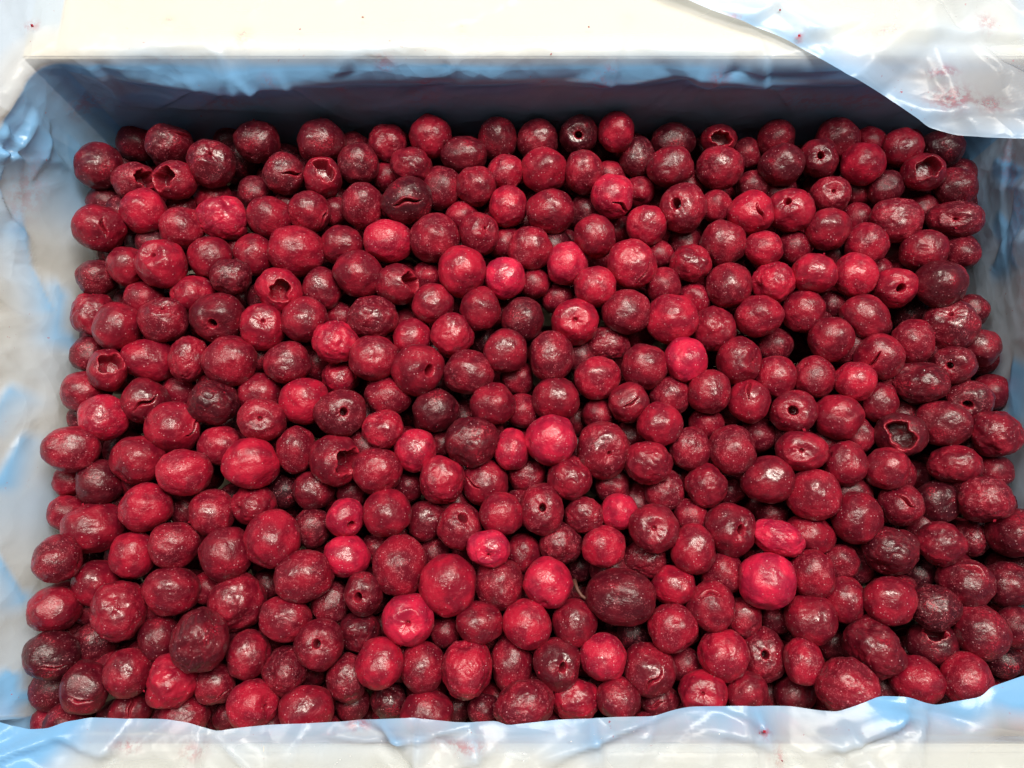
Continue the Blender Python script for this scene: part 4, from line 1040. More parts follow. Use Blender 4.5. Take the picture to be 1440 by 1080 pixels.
# cherries glimpsed in the gaps underneath: x y z r (0.1 mm) tone (set dark to paint in the shade of the gaps)
BELOW = '''
-2248 2186 1123 116 1.0 1
-1524 2154 1260 108 1.0 1
-1295 2207 1175 93 1.0 1
-2250 1882 1283 102 1.9 1
-1664 1914 1259 109 2.9 1
-1421 1936 1298 98 1.9 1
-1823 1835 1301 89 1.9 1
-2072 1701 1168 104 1.4 1
-1237 1859 1291 89 1.9 1
-1941 1294 1364 105 2.9 1
-1461 1371 1163 78 1.9 1
-2224 1006 1317 97 1.9 1
-1757 825 1258 93 2.9 1
-2273 684 1227 78 1.9 1
-2264 346 1300 83 2.9 1
-2261 188 1299 90 2.9 1
-1676 206 1250 91 1.9 1
-1524 -187 1278 81 2.9 1
-1252 -165 1193 83 1.9 1
-1383 -796 1236 79 1.9 1
-889 2201 1282 105 2.1 1
-685 2032 1297 90 2.6 1
-367 1964 1195 92 1.9 1
-275 1774 1333 94 3.2 1
-35 1631 1300 96 3.1 1
-971 1828 1292 81 2.9 1
-456 1444 1306 87 2.9 1
119 1394 1341 86 2.9 1
236 1719 1112 76 1.9 1
1305 2162 1310 90 2.2 1
1455 2204 1398 105 2.2 1
540 2036 1295 90 2.9 1
702 1937 1314 87 2.8 1
1093 1807 1407 89 2.8 1
1325 1954 1332 93 1.9 1
407 1899 1138 84 1.9 1
594 1750 1232 82 2.6 1
804 1572 1300 80 2.9 1
945 1649 1272 93 2.2 1
793 1361 1404 95 2.9 1
973 1312 1326 90 3.5 1
312 1676 1218 74 1.9 1
1671 2207 1141 94 1.9 1
1989 2220 1342 84 3.1 1
2032 1923 1375 100 2.0 1
1912 1800 1264 87 2.6 1
2259 1834 1308 89 2.5 1
1523 1598 1338 93 2.6 1
2386 1537 1396 92 1.9 1
1994 1488 1285 72 2.9 1
1711 1285 1300 79 1.9 1
2172 1262 1235 108 1.0 1
2462 1255 1307 86 1.9 1
1395 1065 1300 94 1.9 1
1781 582 1325 91 2.6 1
2446 391 1340 89 2.2 1
2129 382 1158 86 1.7 1
1853 310 1127 86 1.9 1
1627 -54 1342 91 2.2 1
2052 -116 1255 82 1.0 1
2435 -364 1392 101 1.9 1
1611 -459 1189 81 1.7 1
1818 -650 1266 79 2.2 1
2429 -536 1252 85 1.0 1
1313 -333 1253 81 1.9 1
2003 -496 1164 74 1.9 1
612 -404 1225 92 1.0 1
841 -539 1314 84 2.2 1
-332 -387 1295 83 2.2 1
-778 -732 1267 86 1.9 1
-136 -748 1315 78 1.8 1
-283 -765 1172 80 1.4 1
-362 538 1269 76 1.9 1
-1171 300 1259 93 1.0 1
-819 291 1282 83 2.1 1
-537 325 1268 87 2.2 1
-396 -10 1243 82 1.9 1
-683 13 1270 82 1.9 1
520 327 1289 96 2.2 1
1129 301 1241 76 1.9 1
889 168 1355 88 2.8 1
352 -82 1206 75 1.1 1
1336 185 1237 83 1.9 1
247 1337 1266 88 2.8 1
443 693 1306 88 2.6 1
1011 642 1299 92 2.8 1
625 596 1206 86 2.2 1
1285 586 1273 92 2.2 1
-923 1228 1288 79 2.9 1
-154 1118 1206 80 1.2 1
31 887 1305 93 2.5 1
53 703 1329 93 2.6 1
-2154 -817 1269 104 1.8 0
-1148 -844 1317 121 1.9 0
-902 -867 1333 106 1.6 0
-70 -889 1279 123 2.0 0
212 -839 1268 109 2.0 0
400 -885 1264 98 1.6 0
652 -846 1336 98 2.0 0
828 -820 1295 118 1.7 0
1106 -862 1274 107 2.2 0
1287 -870 1301 115 1.6 0
1598 -853 1277 120 2.3 0
1748 -866 1352 104 1.8 0
2061 -835 1262 122 2.0 0
62 -682 1280 119 2.1 0
540 -702 1261 111 1.9 0
2088 -655 1293 98 1.6 0
-1979 -576 1265 97 2.5 0
-1491 -569 1264 96 1.4 0
-548 -530 1316 102 1.7 0
364 -510 1299 98 2.0 0
972 -577 1305 96 1.3 0
-1455 -405 1263 124 1.5 0
19 -382 1292 101 2.3 0
842 -379 1274 98 2.2 0
993 -351 1268 107 2.1 0
-1772 -247 1306 112 2.4 0
-406 -232 1261 108 2.2 0
93 -206 1286 106 1.7 0
1464 -191 1288 102 2.1 0
1895 -208 1330 105 1.7 0
-1064 -103 1269 107 2.2 0
501 -98 1284 111 1.8 0
1283 -38 1272 119 1.5 0
-1193 92 1275 101 2.4 0
995 114 1267 110 2.1 0
2074 118 1275 97 2.2 0
-287 235 1264 99 2.0 0
46 211 1280 102 2.2 0
1720 274 1309 118 1.8 0
-1925 362 1292 106 2.0 0
-1629 411 1306 103 1.4 0
1314 376 1277 102 2.0 0
1944 380 1315 111 2.3 0
-1799 524 1295 98 2.1 0
-752 520 1323 114 2.3 0
-135 575 1282 112 1.9 0
220 532 1280 98 2.4 0
1444 564 1318 106 1.4 0
1614 554 1289 102 2.4 0
2368 530 1262 100 1.7 0
2048 683 1260 113 1.4 0
-1534 861 1288 118 2.0 0
1940 888 1324 99 1.8 0
-1358 1017 1268 111 1.8 0
-703 1033 1280 109 2.3 0
-400 1027 1268 112 1.5 0
179 1036 1272 109 2.0 0
361 1012 1273 104 1.8 0
1763 1041 1336 107 1.9 0
2185 1038 1284 102 1.9 0
-1633 1192 1268 107 1.5 0
1643 1171 1273 96 1.9 0
1921 1174 1305 95 2.3 0
-1328 1316 1306 96 1.5 0
-725 1319 1269 107 1.3 0
-285 1336 1274 115 1.4 0
1479 1339 1281 105 1.9 0
1932 1317 1278 97 2.5 0
-1931 1619 1335 105 1.4 0
-1503 1610 1268 98 2.5 0
-376 1640 1270 97 1.9 0
225 1602 1337 100 1.4 0
1256 1643 1285 100 1.8 0
-2103 1792 1329 115 1.5 0
-552 1759 1277 119 2.2 0
-71 1817 1272 98 1.9 0
400 1817 1294 100 1.6 0
-572 1938 1273 97 1.6 0
-383 1932 1353 122 2.3 0
960 1976 1265 115 2.2 0
1476 1928 1301 108 1.8 0
1731 1974 1263 100 1.8 0
1928 1976 1263 112 2.2 0
-2280 -847 1173 98 2.5 0
-1964 -839 1144 118 1.4 0
-1674 -834 1174 121 1.5 0
-1221 -839 1157 97 1.7 0
-1022 -840 1173 97 1.9 0
-873 -887 1170 103 1.4 0
-601 -816 1160 100 1.4 0
-407 -833 1169 111 1.6 0
59 -883 1136 121 1.8 0
548 -889 1130 108 2.2 0
948 -887 1190 112 2.0 0
1410 -833 1136 103 1.3 0
1721 -849 1150 105 1.4 0
1886 -872 1195 111 1.8 0
2256 -882 1136 98 2.3 0
2549 -852 1150 99 2.4 0
-2267 -665 1212 118 1.7 0
-420 -673 1216 104 2.4 0
-79 -728 1184 97 2.4 0
383 -664 1167 121 1.8 0
1009 -659 1151 112 2.2 0
1281 -709 1140 100 1.7 0
1724 -667 1139 105 1.5 0
1905 -724 1138 97 2.0 0
2247 -713 1172 122 1.4 0
2409 -722 1133 97 2.1 0
-1844 -541 1169 107 2.3 0
-1675 -523 1199 99 2.4 0
-1224 -548 1143 97 1.8 0
-1009 -550 1220 114 1.4 0
-712 -551 1196 121 2.4 0
-238 -573 1191 103 2.3 0
249 -537 1158 110 2.5 0
506 -511 1139 122 2.0 0
1329 -527 1170 98 2.1 0
1778 -531 1206 96 1.7 0
2199 -514 1145 123 1.5 0
2568 -509 1214 109 1.7 0
-2254 -413 1185 114 2.2 0
-1937 -346 1204 106 1.7 0
-1623 -366 1141 104 2.1 0
-1182 -400 1194 99 1.9 0
-992 -370 1184 97 1.8 0
-533 -384 1209 95 2.5 0
-93 -408 1191 96 1.5 0
87 -388 1136 110 1.9 0
333 -359 1174 97 1.5 0
1130 -422 1187 111 2.4 0
1755 -346 1179 115 1.9 0
2345 -390 1147 112 1.7 0
-2297 -251 1167 101 1.5 0
-2127 -258 1216 118 2.0 0
-1661 -192 1142 102 1.8 0
-904 -205 1183 95 1.5 0
-721 -194 1199 121 1.3 0
-218 -228 1207 123 1.8 0
215 -261 1164 109 2.0 0
659 -196 1154 104 1.9 0
862 -221 1143 111 2.4 0
1325 -206 1172 100 2.4 0
1891 -251 1178 99 2.4 0
2236 -231 1195 105 2.3 0
2413 -216 1214 104 1.9 0
-2275 -46 1199 97 1.9 0
-1966 -41 1193 123 1.8 0
-1773 -50 1134 123 1.8 0
-1479 -94 1180 103 1.3 0
-862 -56 1199 104 2.3 0
-288 -72 1138 121 1.6 0
-111 -40 1154 111 1.3 0
62 -81 1176 105 1.9 0
800 -54 1181 95 2.2 0
1014 -37 1138 95 1.8 0
1742 -70 1218 111 1.7 0
2225 -52 1199 122 2.1 0
2562 -106 1186 124 1.5 0
-1361 106 1142 114 1.3 0
-583 110 1153 114 2.0 0
332 45 1191 102 1.9 0
488 90 1153 98 2.3 0
1157 77 1212 124 1.8 0
1565 113 1177 105 2.2 0
1736 106 1137 97 1.3 0
1880 62 1197 95 1.3 0
2529 87 1175 99 2.0 0
-2095 236 1212 121 1.6 0
-1462 249 1161 99 1.4 0
-879 249 1162 105 1.5 0
-122 263 1147 101 1.7 0
217 257 1172 110 1.7 0
642 233 1191 123 2.0 0
982 256 1179 99 2.4 0
2235 230 1154 101 1.7 0
2573 235 1156 95 1.5 0
-1836 350 1132 103 2.0 0
-1301 359 1158 110 1.3 0
-1063 399 1208 101 1.8 0
-852 426 1211 98 1.7 0
-431 377 1142 95 1.8 0
-218 400 1147 111 1.4 0
55 353 1140 106 2.0 0
357 410 1132 100 2.0 0
854 368 1186 114 2.2 0
1453 416 1188 100 2.4 0
2350 381 1162 104 1.7 0
2516 399 1201 98 2.1 0
-2309 519 1187 116 1.8 0
-2085 543 1133 111 1.6 0
-1824 577 1143 117 2.4 0
-1458 522 1206 106 2.2 0
-1185 554 1206 119 2.4 0
-561 538 1161 114 2.3 0
37 556 1195 107 2.4 0
815 566 1228 96 1.5 0
1149 559 1189 96 1.3 0
1787 536 1139 112 1.5 0
2084 581 1141 97 1.8 0
-1923 739 1222 99 2.1 0
-1667 667 1137 109 1.8 0
-1336 728 1147 107 1.9 0
-1039 713 1134 119 2.2 0
-756 666 1170 120 1.4 0
-420 678 1211 108 2.1 0
-250 681 1219 99 1.4 0
191 688 1183 104 1.6 0
362 693 1149 96 2.2 0
819 705 1147 104 2.1 0
1146 720 1228 96 1.8 0
1449 676 1200 102 1.7 0
1592 677 1145 99 2.3 0
1787 720 1223 113 1.6 0
2213 682 1218 107 1.3 0
2412 671 1153 105 1.6 0
-2271 850 1146 97 1.3 0
-1189 893 1214 107 2.3 0
-914 835 1135 96 1.4 0
-697 859 1156 120 2.5 0
-418 870 1146 107 1.6 0
543 861 1193 105 1.7 0
800 894 1150 104 2.0 0
964 854 1211 118 1.7 0
1270 848 1147 104 1.8 0
1437 874 1186 111 1.4 0
1622 838 1222 114 1.8 0
2053 853 1140 111 1.3 0
2362 872 1201 97 1.6 0
2556 828 1224 99 2.4 0
-1948 989 1149 124 1.6 0
-1614 986 1135 123 1.6 0
-1036 991 1204 124 2.1 0
-264 985 1153 96 2.4 0
1162 1043 1218 107 1.7 0
1334 1041 1168 105 1.8 0
1772 999 1158 109 2.2 0
1950 1001 1160 98 2.3 0
2572 1039 1154 112 2.0 0
-2242 1151 1167 120 1.5 0
-1802 1131 1227 116 1.5 0
-1329 1195 1140 99 2.2 0
-1162 1130 1175 95 2.1 0
-850 1158 1205 95 2.4 0
-558 1191 1225 106 2.2 0
62 1130 1162 109 1.8 0
359 1140 1168 100 1.5 0
672 1171 1224 113 2.4 0
975 1126 1199 123 2.1 0
1436 1189 1162 104 2.0 0
2385 1127 1170 95 2.1 0
-2092 1329 1157 114 1.8 0
-1807 1333 1203 120 1.7 0
-1191 1346 1148 103 2.0 0
-893 1318 1147 104 1.9 0
-529 1344 1139 103 2.2 0
-107 1285 1194 102 2.4 0
385 1321 1184 120 2.3 0
671 1351 1154 100 1.8 0
855 1318 1208 95 1.7 0
1109 1334 1169 114 2.4 0
1607 1319 1161 96 1.8 0
2350 1285 1131 120 2.3 0
-2301 1492 1170 101 1.4 0
-2132 1498 1138 95 1.8 0
-1942 1511 1139 110 1.9 0
-1629 1467 1205 106 2.3 0
-1050 1506 1144 112 2.4 0
-838 1492 1138 112 1.5 0
-582 1469 1217 97 2.0 0
-395 1490 1168 98 2.1 0
-227 1490 1191 96 1.5 0
23 1505 1193 100 2.3 0
207 1466 1146 120 2.0 0
1000 1480 1171 103 2.5 0
1158 1514 1223 124 1.5 0
1639 1475 1180 107 1.9 0
2105 1452 1199 120 1.7 0
2382 1448 1221 104 2.1 0
-1843 1657 1202 100 2.0 0
-1361 1661 1153 118 1.9 0
-884 1655 1137 104 1.7 0
-708 1600 1160 108 1.9 0
-263 1653 1163 112 1.7 0
486 1629 1142 112 2.4 0
1442 1617 1130 117 1.9 0
1780 1598 1214 115 1.9 0
2103 1637 1209 113 1.6 0
2251 1620 1166 96 1.6 0
2509 1655 1161 104 2.4 0
-2307 1747 1169 100 1.7 0
-1624 1823 1134 107 2.3 0
-1004 1768 1160 110 2.0 0
-748 1754 1226 106 2.5 0
-425 1790 1141 109 1.5 0
52 1802 1178 99 2.4 0
713 1788 1139 108 2.2 0
1013 1776 1195 99 2.0 0
1622 1793 1135 109 2.2 0
2246 1795 1133 105 2.2 0
2416 1813 1206 100 1.8 0
-2085 1929 1131 112 2.1 0
-1801 1974 1183 106 1.6 0
-1488 1911 1130 98 1.3 0
-1024 1943 1206 122 2.1 0
-732 1977 1136 113 1.9 0
-222 1936 1211 100 2.4 0
78 1943 1212 99 1.6 0
559 1973 1130 100 2.3 0
817 1954 1130 124 2.5 0
1169 1968 1136 117 2.4 0
2256 1964 1173 118 2.5 0
2559 1925 1153 114 1.5 0
-1926 2055 1150 97 1.5 0
-1375 2058 1179 104 1.6 0
-1197 2090 1217 105 1.7 0
-551 2108 1144 121 1.4 0
-219 2112 1156 119 1.5 0
205 2113 1160 103 1.3 0
355 2073 1188 97 2.4 0
959 2116 1146 98 1.7 0
1430 2113 1134 117 2.1 0
1762 2117 1228 101 1.8 0
2064 2119 1203 100 2.2 0
2350 2132 1189 115 2.3 0
2546 2083 1201 106 1.8 0
-2149 2282 1227 114 1.9 0
-1962 2228 1175 111 1.4 0
-1612 2286 1218 95 1.6 0
-1062 2256 1223 101 1.6 0
-686 2284 1211 113 1.7 0
-416 2236 1210 120 1.7 0
-88 2259 1226 95 2.0 0
341 2283 1200 120 1.7 0
515 2236 1191 99 1.7 0
697 2260 1192 96 2.3 0
1104 2235 1200 99 1.3 0
2259 2287 1196 104 1.3 0
-2232 -816 1036 96 1.4 0
-1793 -847 1032 112 2.3 0
-1491 -817 1081 99 2.1 0
-1313 -817 1009 98 2.2 0
-1044 -810 1020 99 2.4 0
-698 -871 1040 119 1.6 0
-285 -815 1002 115 2.4 0
354 -832 1065 108 1.6 0
861 -886 1005 95 1.9 0
1141 -813 1002 104 2.1 0
1568 -878 1073 104 2.3 0
2072 -810 1054 107 1.6 0
2419 -834 1021 104 1.9 0
-1961 -671 999 109 1.4 0
-1622 -709 1041 124 1.6 0
-914 -711 1043 112 2.5 0
-603 -690 1016 116 2.4 0
-392 -690 990 101 2.0 0
-135 -684 996 98 2.2 0
37 -666 1054 112 2.4 0
246 -671 1031 116 1.7 0
554 -677 1040 107 2.5 0
842 -706 1088 95 1.8 0
1448 -671 1074 117 1.5 0
1624 -718 1012 110 1.9 0
2569 -702 1087 97 2.0 0
-2297 -547 1057 124 2.1 0
-2111 -531 1041 121 2.1 0
-1511 -541 1053 117 1.3 0
-1354 -569 1039 98 2.1 0
-1032 -549 1063 96 2.4 0
-878 -503 1064 118 2.1 0
-556 -517 1050 99 2.5 0
-372 -524 1013 115 1.9 0
700 -565 1019 111 2.3 0
1024 -528 1003 120 1.5 0
1305 -536 997 95 2.4 0
1887 -555 1080 97 1.8 0
2084 -501 1000 97 2.4 0
2391 -533 1018 97 1.7 0
-1989 -386 1004 121 2.0 0
-1351 -361 1071 120 2.3 0
-683 -384 1030 108 2.2 0
-266 -355 1008 114 2.0 0
374 -373 1005 117 2.5 0
846 -371 1021 102 1.4 0
1148 -354 996 101 1.4 0
1426 -379 1073 119 2.0 0
1644 -390 1025 110 2.4 0
1896 -369 1016 115 2.1 0
2558 -352 997 120 1.7 0
-2296 -230 1001 124 1.4 0
-2132 -195 1058 111 1.8 0
-1674 -219 997 97 1.9 0
-1483 -227 996 99 1.9 0
-1156 -243 1026 97 2.0 0
-905 -224 1009 118 1.6 0
-544 -225 1014 108 2.4 0
-374 -226 1014 99 1.6 0
70 -231 1065 121 1.4 0
338 -197 1001 119 1.7 0
1117 -193 1047 103 2.4 0
1642 -193 1027 104 1.5 0
2033 -250 1018 98 1.6 0
2370 -201 1061 100 2.4 0
-1493 -51 1012 111 1.7 0
-1026 -43 1021 95 2.3 0
-758 -97 1001 108 1.4 0
241 -46 1027 116 2.4 0
529 -96 1057 96 1.6 0
1324 -53 1002 106 1.5 0
1767 -97 1050 104 2.2 0
2095 -101 1061 114 2.5 0
-2300 96 1076 95 2.5 0
-2081 106 1082 114 2.2 0
-1620 90 1043 100 2.4 0
-1210 75 1035 106 2.5 0
-1060 113 1017 99 2.0 0
-908 114 1030 97 1.5 0
-412 41 1022 117 2.3 0
53 83 1071 116 1.8 0
354 117 1010 96 1.7 0
656 70 1023 122 1.9 0
858 51 1012 115 1.3 0
1414 103 1089 109 1.3 0
1929 97 1038 96 1.6 0
2084 116 990 104 2.0 0
2348 69 1053 113 2.2 0
2543 105 1009 119 2.4 0
-2279 259 1072 98 2.3 0
-1929 212 1066 113 2.4 0
-1780 237 1000 104 2.1 0
-1207 239 1054 111 2.2 0
-728 198 1042 96 2.0 0
-593 255 991 97 1.4 0
-382 238 1045 102 1.4 0
524 203 1001 112 2.2 0
1105 254 996 104 1.5 0
1305 262 1077 105 2.2 0
1631 227 1072 106 1.9 0
-2309 425 995 96 1.3 0
-2091 419 1007 115 2.0 0
-1677 416 1048 115 1.8 0
-990 401 1037 101 1.4 0
516 393 1000 116 1.6 0
659 427 1073 96 1.7 0
1152 411 1068 119 1.7 0
1428 423 1021 121 2.1 0
1893 411 1027 107 1.5 0
2063 381 1030 105 1.8 0
2236 414 1016 111 2.0 0
-2260 568 1026 108 2.4 0
-1502 518 1058 100 1.4 0
-839 575 996 112 1.4 0
-411 574 1006 108 1.5 0
-97 546 1059 97 1.6 0
90 554 1030 100 1.5 0
340 563 1025 122 1.4 0
856 514 1060 100 1.6 0
1000 547 1004 108 1.6 0
1569 506 1088 110 1.9 0
2536 550 1077 102 2.1 0
-2078 737 1019 115 1.7 0
-1825 689 1019 103 1.5 0
-1517 669 1067 98 1.4 0
-1178 725 994 106 1.6 0
-577 730 1032 118 1.5 0
221 711 1005 110 1.9 0
512 667 1030 124 2.3 0
695 738 1022 122 2.2 0
1024 731 1024 114 1.5 0
1299 705 1000 103 1.3 0
1791 664 1018 121 1.4 0
2084 719 1050 105 1.8 0
2249 721 1048 99 1.7 0
2550 732 1077 102 2.1 0
-1964 878 1014 102 1.4 0
-1667 826 1070 114 1.6 0
-1468 887 1083 100 2.1 0
-1052 879 1044 117 2.0 0
-229 830 1011 105 1.9 0
-61 875 1021 101 2.4 0
391 824 1008 108 1.4 0
1162 892 1028 106 1.5 0
1581 878 1019 97 2.0 0
1794 830 1043 100 2.0 0
2202 877 1060 100 2.5 0
2374 829 1046 112 2.5 0
-2083 1008 1013 118 2.0 0
-1353 1011 1047 113 2.2 0
-863 986 1062 123 2.1 0
-555 994 1058 117 1.5 0
237 992 1024 95 2.0 0
525 1021 1041 108 1.7 0
676 993 1015 100 1.7 0
1005 993 1057 120 1.5 0
1415 981 1003 103 1.3 0
2100 1004 1041 101 2.3 0
2389 999 1072 116 2.2 0
-2090 1192 999 109 2.2 0
-1944 1169 1049 100 1.6 0
-1788 1155 991 100 1.8 0
-1636 1129 1018 101 1.5 0
-1496 1171 996 96 2.0 0
-1044 1160 1008 96 2.3 0
-755 1168 1018 118 2.2 0
-416 1203 1013 117 2.4 0
-115 1130 1065 98 1.6 0
403 1169 1003 99 2.1 0
687 1176 1024 118 1.5 0
1155 1144 1088 112 1.9 0
1584 1143 1031 114 1.4 0
1914 1184 1024 121 1.9 0
2085 1169 1023 106 2.0 0
2238 1127 1048 102 1.7 0
2565 1172 1035 113 1.7 0
-2263 1284 1010 108 2.2 0
-1667 1355 996 107 1.9 0
-1311 1305 1025 114 1.8 0
-275 1359 1083 110 1.4 0
-138 1304 1012 101 1.6 0
35 1304 1038 110 2.3 0
819 1346 1001 103 2.5 0
1307 1354 1043 98 1.7 0
1751 1304 1058 113 2.3 0
2074 1339 1003 112 2.3 0
-1831 1460 1014 107 1.6 0
-1528 1494 1051 112 1.6 0
-1365 1485 1084 97 2.1 0
-1203 1473 1006 101 1.7 0
-757 1468 996 109 2.4 0
-531 1499 1024 124 1.7 0
-112 1498 1000 108 2.2 0
60 1476 1000 97 2.1 0
676 1503 1064 106 1.6 0
1797 1479 1082 113 2.3 0
1948 1472 993 105 1.7 0
2416 1442 1048 95 1.4 0
-2308 1668 1019 105 1.4 0
-1924 1669 1061 115 1.8 0
-1666 1660 1029 103 2.1 0
-1154 1635 992 101 1.6 0
24 1658 1041 119 2.3 0
353 1659 992 119 1.6 0
817 1600 1043 118 2.3 0
986 1666 1006 105 1.3 0
1272 1665 1050 96 1.6 0
2068 1609 1031 104 1.5 0
2263 1638 998 99 1.8 0
2394 1597 1072 100 1.7 0
-864 1746 994 118 1.8 0
-592 1786 1088 121 2.3 0
-265 1818 1005 116 2.0 0
528 1779 1028 106 2.0 0
1113 1821 1000 99 1.8 0
1763 1783 991 113 2.3 0
1920 1779 1089 95 1.9 0
2080 1779 1059 105 2.2 0
2387 1780 1051 106 2.4 0
2552 1785 1041 96 2.0 0
-2286 1912 1034 106 1.8 0
-1620 1961 1027 112 1.6 0
-1307 1964 1011 99 2.4 0
-113 1916 992 95 2.2 0
57 1903 1046 105 2.3 0
965 1953 992 109 1.6 0
1432 1937 1085 101 1.8 0
1932 1934 1016 99 2.4 0
2191 1977 1016 108 1.6 0
2390 1945 1042 101 2.3 0
-2089 2088 1057 122 1.9 0
-1485 2077 1045 122 1.6 0
-991 2099 1059 112 1.8 0
-755 2122 1004 124 1.4 0
-387 2056 1078 104 2.1 0
-70 2130 1008 113 2.2 0
480 2125 1037 114 1.3 0
647 2066 990 112 1.7 0
1266 2119 999 117 2.2 0
1609 2059 992 112 1.5 0
1912 2123 1020 107 1.9 0
-1834 2224 1001 118 2.3 0
-1616 2217 1067 114 2.0 0
-1356 2266 1012 95 1.4 0
-897 2245 996 101 2.4 0
-416 2268 999 116 2.2 0
-137 2271 1078 101 2.0 0
69 2211 1079 123 1.7 0
670 2271 993 113 2.0 0
1012 2267 1050 123 1.8 0
1482 2288 1050 114 1.4 0
2078 2230 1061 109 1.4 0
2247 2287 1030 105 1.4 0
2551 2278 1063 124 1.5 0
-1939 -855 920 122 1.6 0
-1628 -828 854 110 2.1 0
-1464 -883 931 104 2.0 0
-1177 -816 936 97 2.0 0
-894 -887 855 120 2.3 0
-535 -848 930 108 1.4 0
-129 -860 863 104 1.8 0
29 -859 874 101 1.4 0
221 -851 932 100 1.8 0
549 -862 941 112 1.4 0
1013 -874 882 112 1.4 0
1309 -814 853 96 1.4 0
1468 -833 926 113 1.8 0
1721 -879 853 102 2.2 0
1936 -821 926 123 1.6 0
2194 -813 914 111 2.2 0
2355 -825 856 95 1.6 0
2565 -880 882 95 1.6 0
-1814 -686 878 116 1.9 0
-1472 -726 914 106 1.4 0
374 -712 919 109 1.8 0
709 -730 924 108 2.0 0
998 -697 873 96 2.3 0
2573 -720 898 106 1.4 0
-1655 -552 920 116 2.3 0
-1302 -519 901 110 2.0 0
-1152 -547 852 99 2.0 0
-900 -525 895 109 1.4 0
-687 -566 924 112 2.4 0
-108 -526 879 122 1.6 0
70 -518 947 101 2.0 0
523 -577 870 101 1.9 0
684 -546 854 107 2.4 0
1486 -539 933 106 2.0 0
1793 -541 921 102 2.5 0
2532 -506 857 121 1.6 0
-2295 -411 922 116 2.1 0
-1836 -371 898 122 2.0 0
-1634 -383 937 103 1.9 0
-1155 -402 919 97 2.1 0
-850 -379 856 96 2.0 0
-557 -420 889 122 1.7 0
-116 -356 906 102 2.1 0
241 -377 905 104 1.4 0
523 -376 897 118 1.9 0
692 -351 909 95 1.8 0
974 -362 910 97 1.6 0
1463 -362 850 110 2.0 0
2390 -368 945 99 2.1 0
-2121 -220 889 103 1.5 0
-1301 -221 874 113 1.7 0
-1059 -191 857 102 1.4 0
-703 -242 880 113 2.0 0
43 -226 897 96 1.4 0
545 -207 877 110 1.6 0
802 -238 867 101 1.8 0
1300 -257 891 103 1.8 0
1623 -191 869 104 1.3 0
2072 -194 861 111 2.4 0
2235 -203 914 95 1.6 0
2412 -220 897 97 2.0 0
-2296 -41 883 115 1.6 0
-2088 -60 925 101 2.0 0
-1958 -96 851 98 1.7 0
-1776 -73 883 118 1.7 0
-1612 -86 871 100 1.9 0
-1318 -47 927 122 2.0 0
-262 -103 892 105 2.0 0
-84 -70 935 111 2.1 0
88 -69 873 119 1.6 0
846 -51 852 104 1.4 0
1014 -85 881 118 1.6 0
1458 -101 850 120 1.7 0
1637 -39 905 100 2.0 0
2543 -57 924 102 1.8 0
-2144 97 904 96 1.7 0
-1998 114 863 101 1.4 0
-1515 85 897 104 2.0 0
-900 115 874 110 1.4 0
-685 99 881 110 1.9 0
-242 103 895 121 2.1 0
-70 117 907 99 2.0 0
1020 115 887 110 1.5 0
1786 76 871 111 1.7 0
2216 61 890 101 2.4 0
-2285 204 926 96 1.4 0
-2104 233 859 101 2.1 0
-1320 208 909 95 1.8 0
-1054 262 938 103 2.0 0
76 265 924 102 1.8 0
866 245 871 108 1.4 0
1271 248 899 118 2.0 0
1447 268 867 122 1.3 0
1721 271 903 109 2.3 0
1904 230 854 96 2.3 0
2240 234 905 110 1.7 0
-1961 369 876 107 1.9 0
-1475 424 923 106 1.9 0
-1213 368 924 116 2.5 0
-854 356 918 100 1.4 0
-697 418 932 112 1.7 0
-219 426 899 116 1.8 0
211 407 853 105 2.2 0
1010 364 877 108 2.2 0
1771 428 873 108 1.8 0
2263 428 850 102 1.3 0
2389 388 939 106 2.1 0
-2098 528 852 96 1.8 0
-1793 524 896 110 1.4 0
-1326 582 930 121 2.1 0
-995 507 921 95 1.8 0
-551 542 858 124 1.7 0
18 536 896 104 1.6 0
333 533 850 95 1.9 0
667 537 914 118 1.6 0
862 547 876 102 1.8 0
1171 537 913 109 2.4 0
1626 541 880 121 1.9 0
2091 522 858 99 1.6 0
2407 530 854 108 1.9 0
2568 543 851 95 2.4 0
-2302 739 927 114 2.3 0
-1961 670 925 104 2.1 0
-1681 678 906 115 2.4 0
-1045 738 866 96 2.2 0
-890 723 854 109 2.1 0
-384 695 875 107 1.8 0
-121 704 874 100 1.5 0
1466 679 878 114 2.2 0
1933 686 903 111 2.1 0
2564 723 859 119 2.5 0
-2116 872 868 106 1.7 0
-1779 844 931 111 2.4 0
-1521 823 924 114 1.6 0
-1322 830 922 121 2.4 0
-714 823 883 95 2.5 0
-393 864 888 99 1.4 0
50 869 858 104 1.7 0
804 869 876 105 2.5 0
992 866 894 120 2.5 0
1580 818 869 105 2.1 0
1908 867 918 112 1.5 0
2068 869 928 96 1.3 0
2371 815 860 108 1.6 0
-2256 993 893 117 2.4 0
-1939 999 918 104 2.3 0
-1625 981 929 108 1.8 0
-1152 1018 912 105 2.2 0
-750 1032 889 100 2.4 0
-215 981 915 109 1.7 0
-61 1019 887 97 2.3 0
807 1024 919 112 1.6 0
1123 972 872 97 1.7 0
1476 1031 852 98 1.4 0
1755 982 888 111 1.5 0
2207 1017 852 103 2.0 0
2418 1039 867 122 1.3 0
-2300 1168 858 122 2.0 0
-872 1176 858 124 1.5 0
-549 1204 877 105 2.2 0
-223 1171 882 123 1.5 0
42 1161 916 104 1.5 0
222 1181 918 96 1.6 0
549 1149 887 100 2.0 0
1006 1179 866 98 2.3 0
1159 1138 921 103 2.2 0
1308 1146 856 109 2.2 0
1768 1167 861 116 2.1 0
2229 1196 862 103 2.0 0
2415 1203 936 111 1.7 0
-1949 1350 931 108 1.5 0
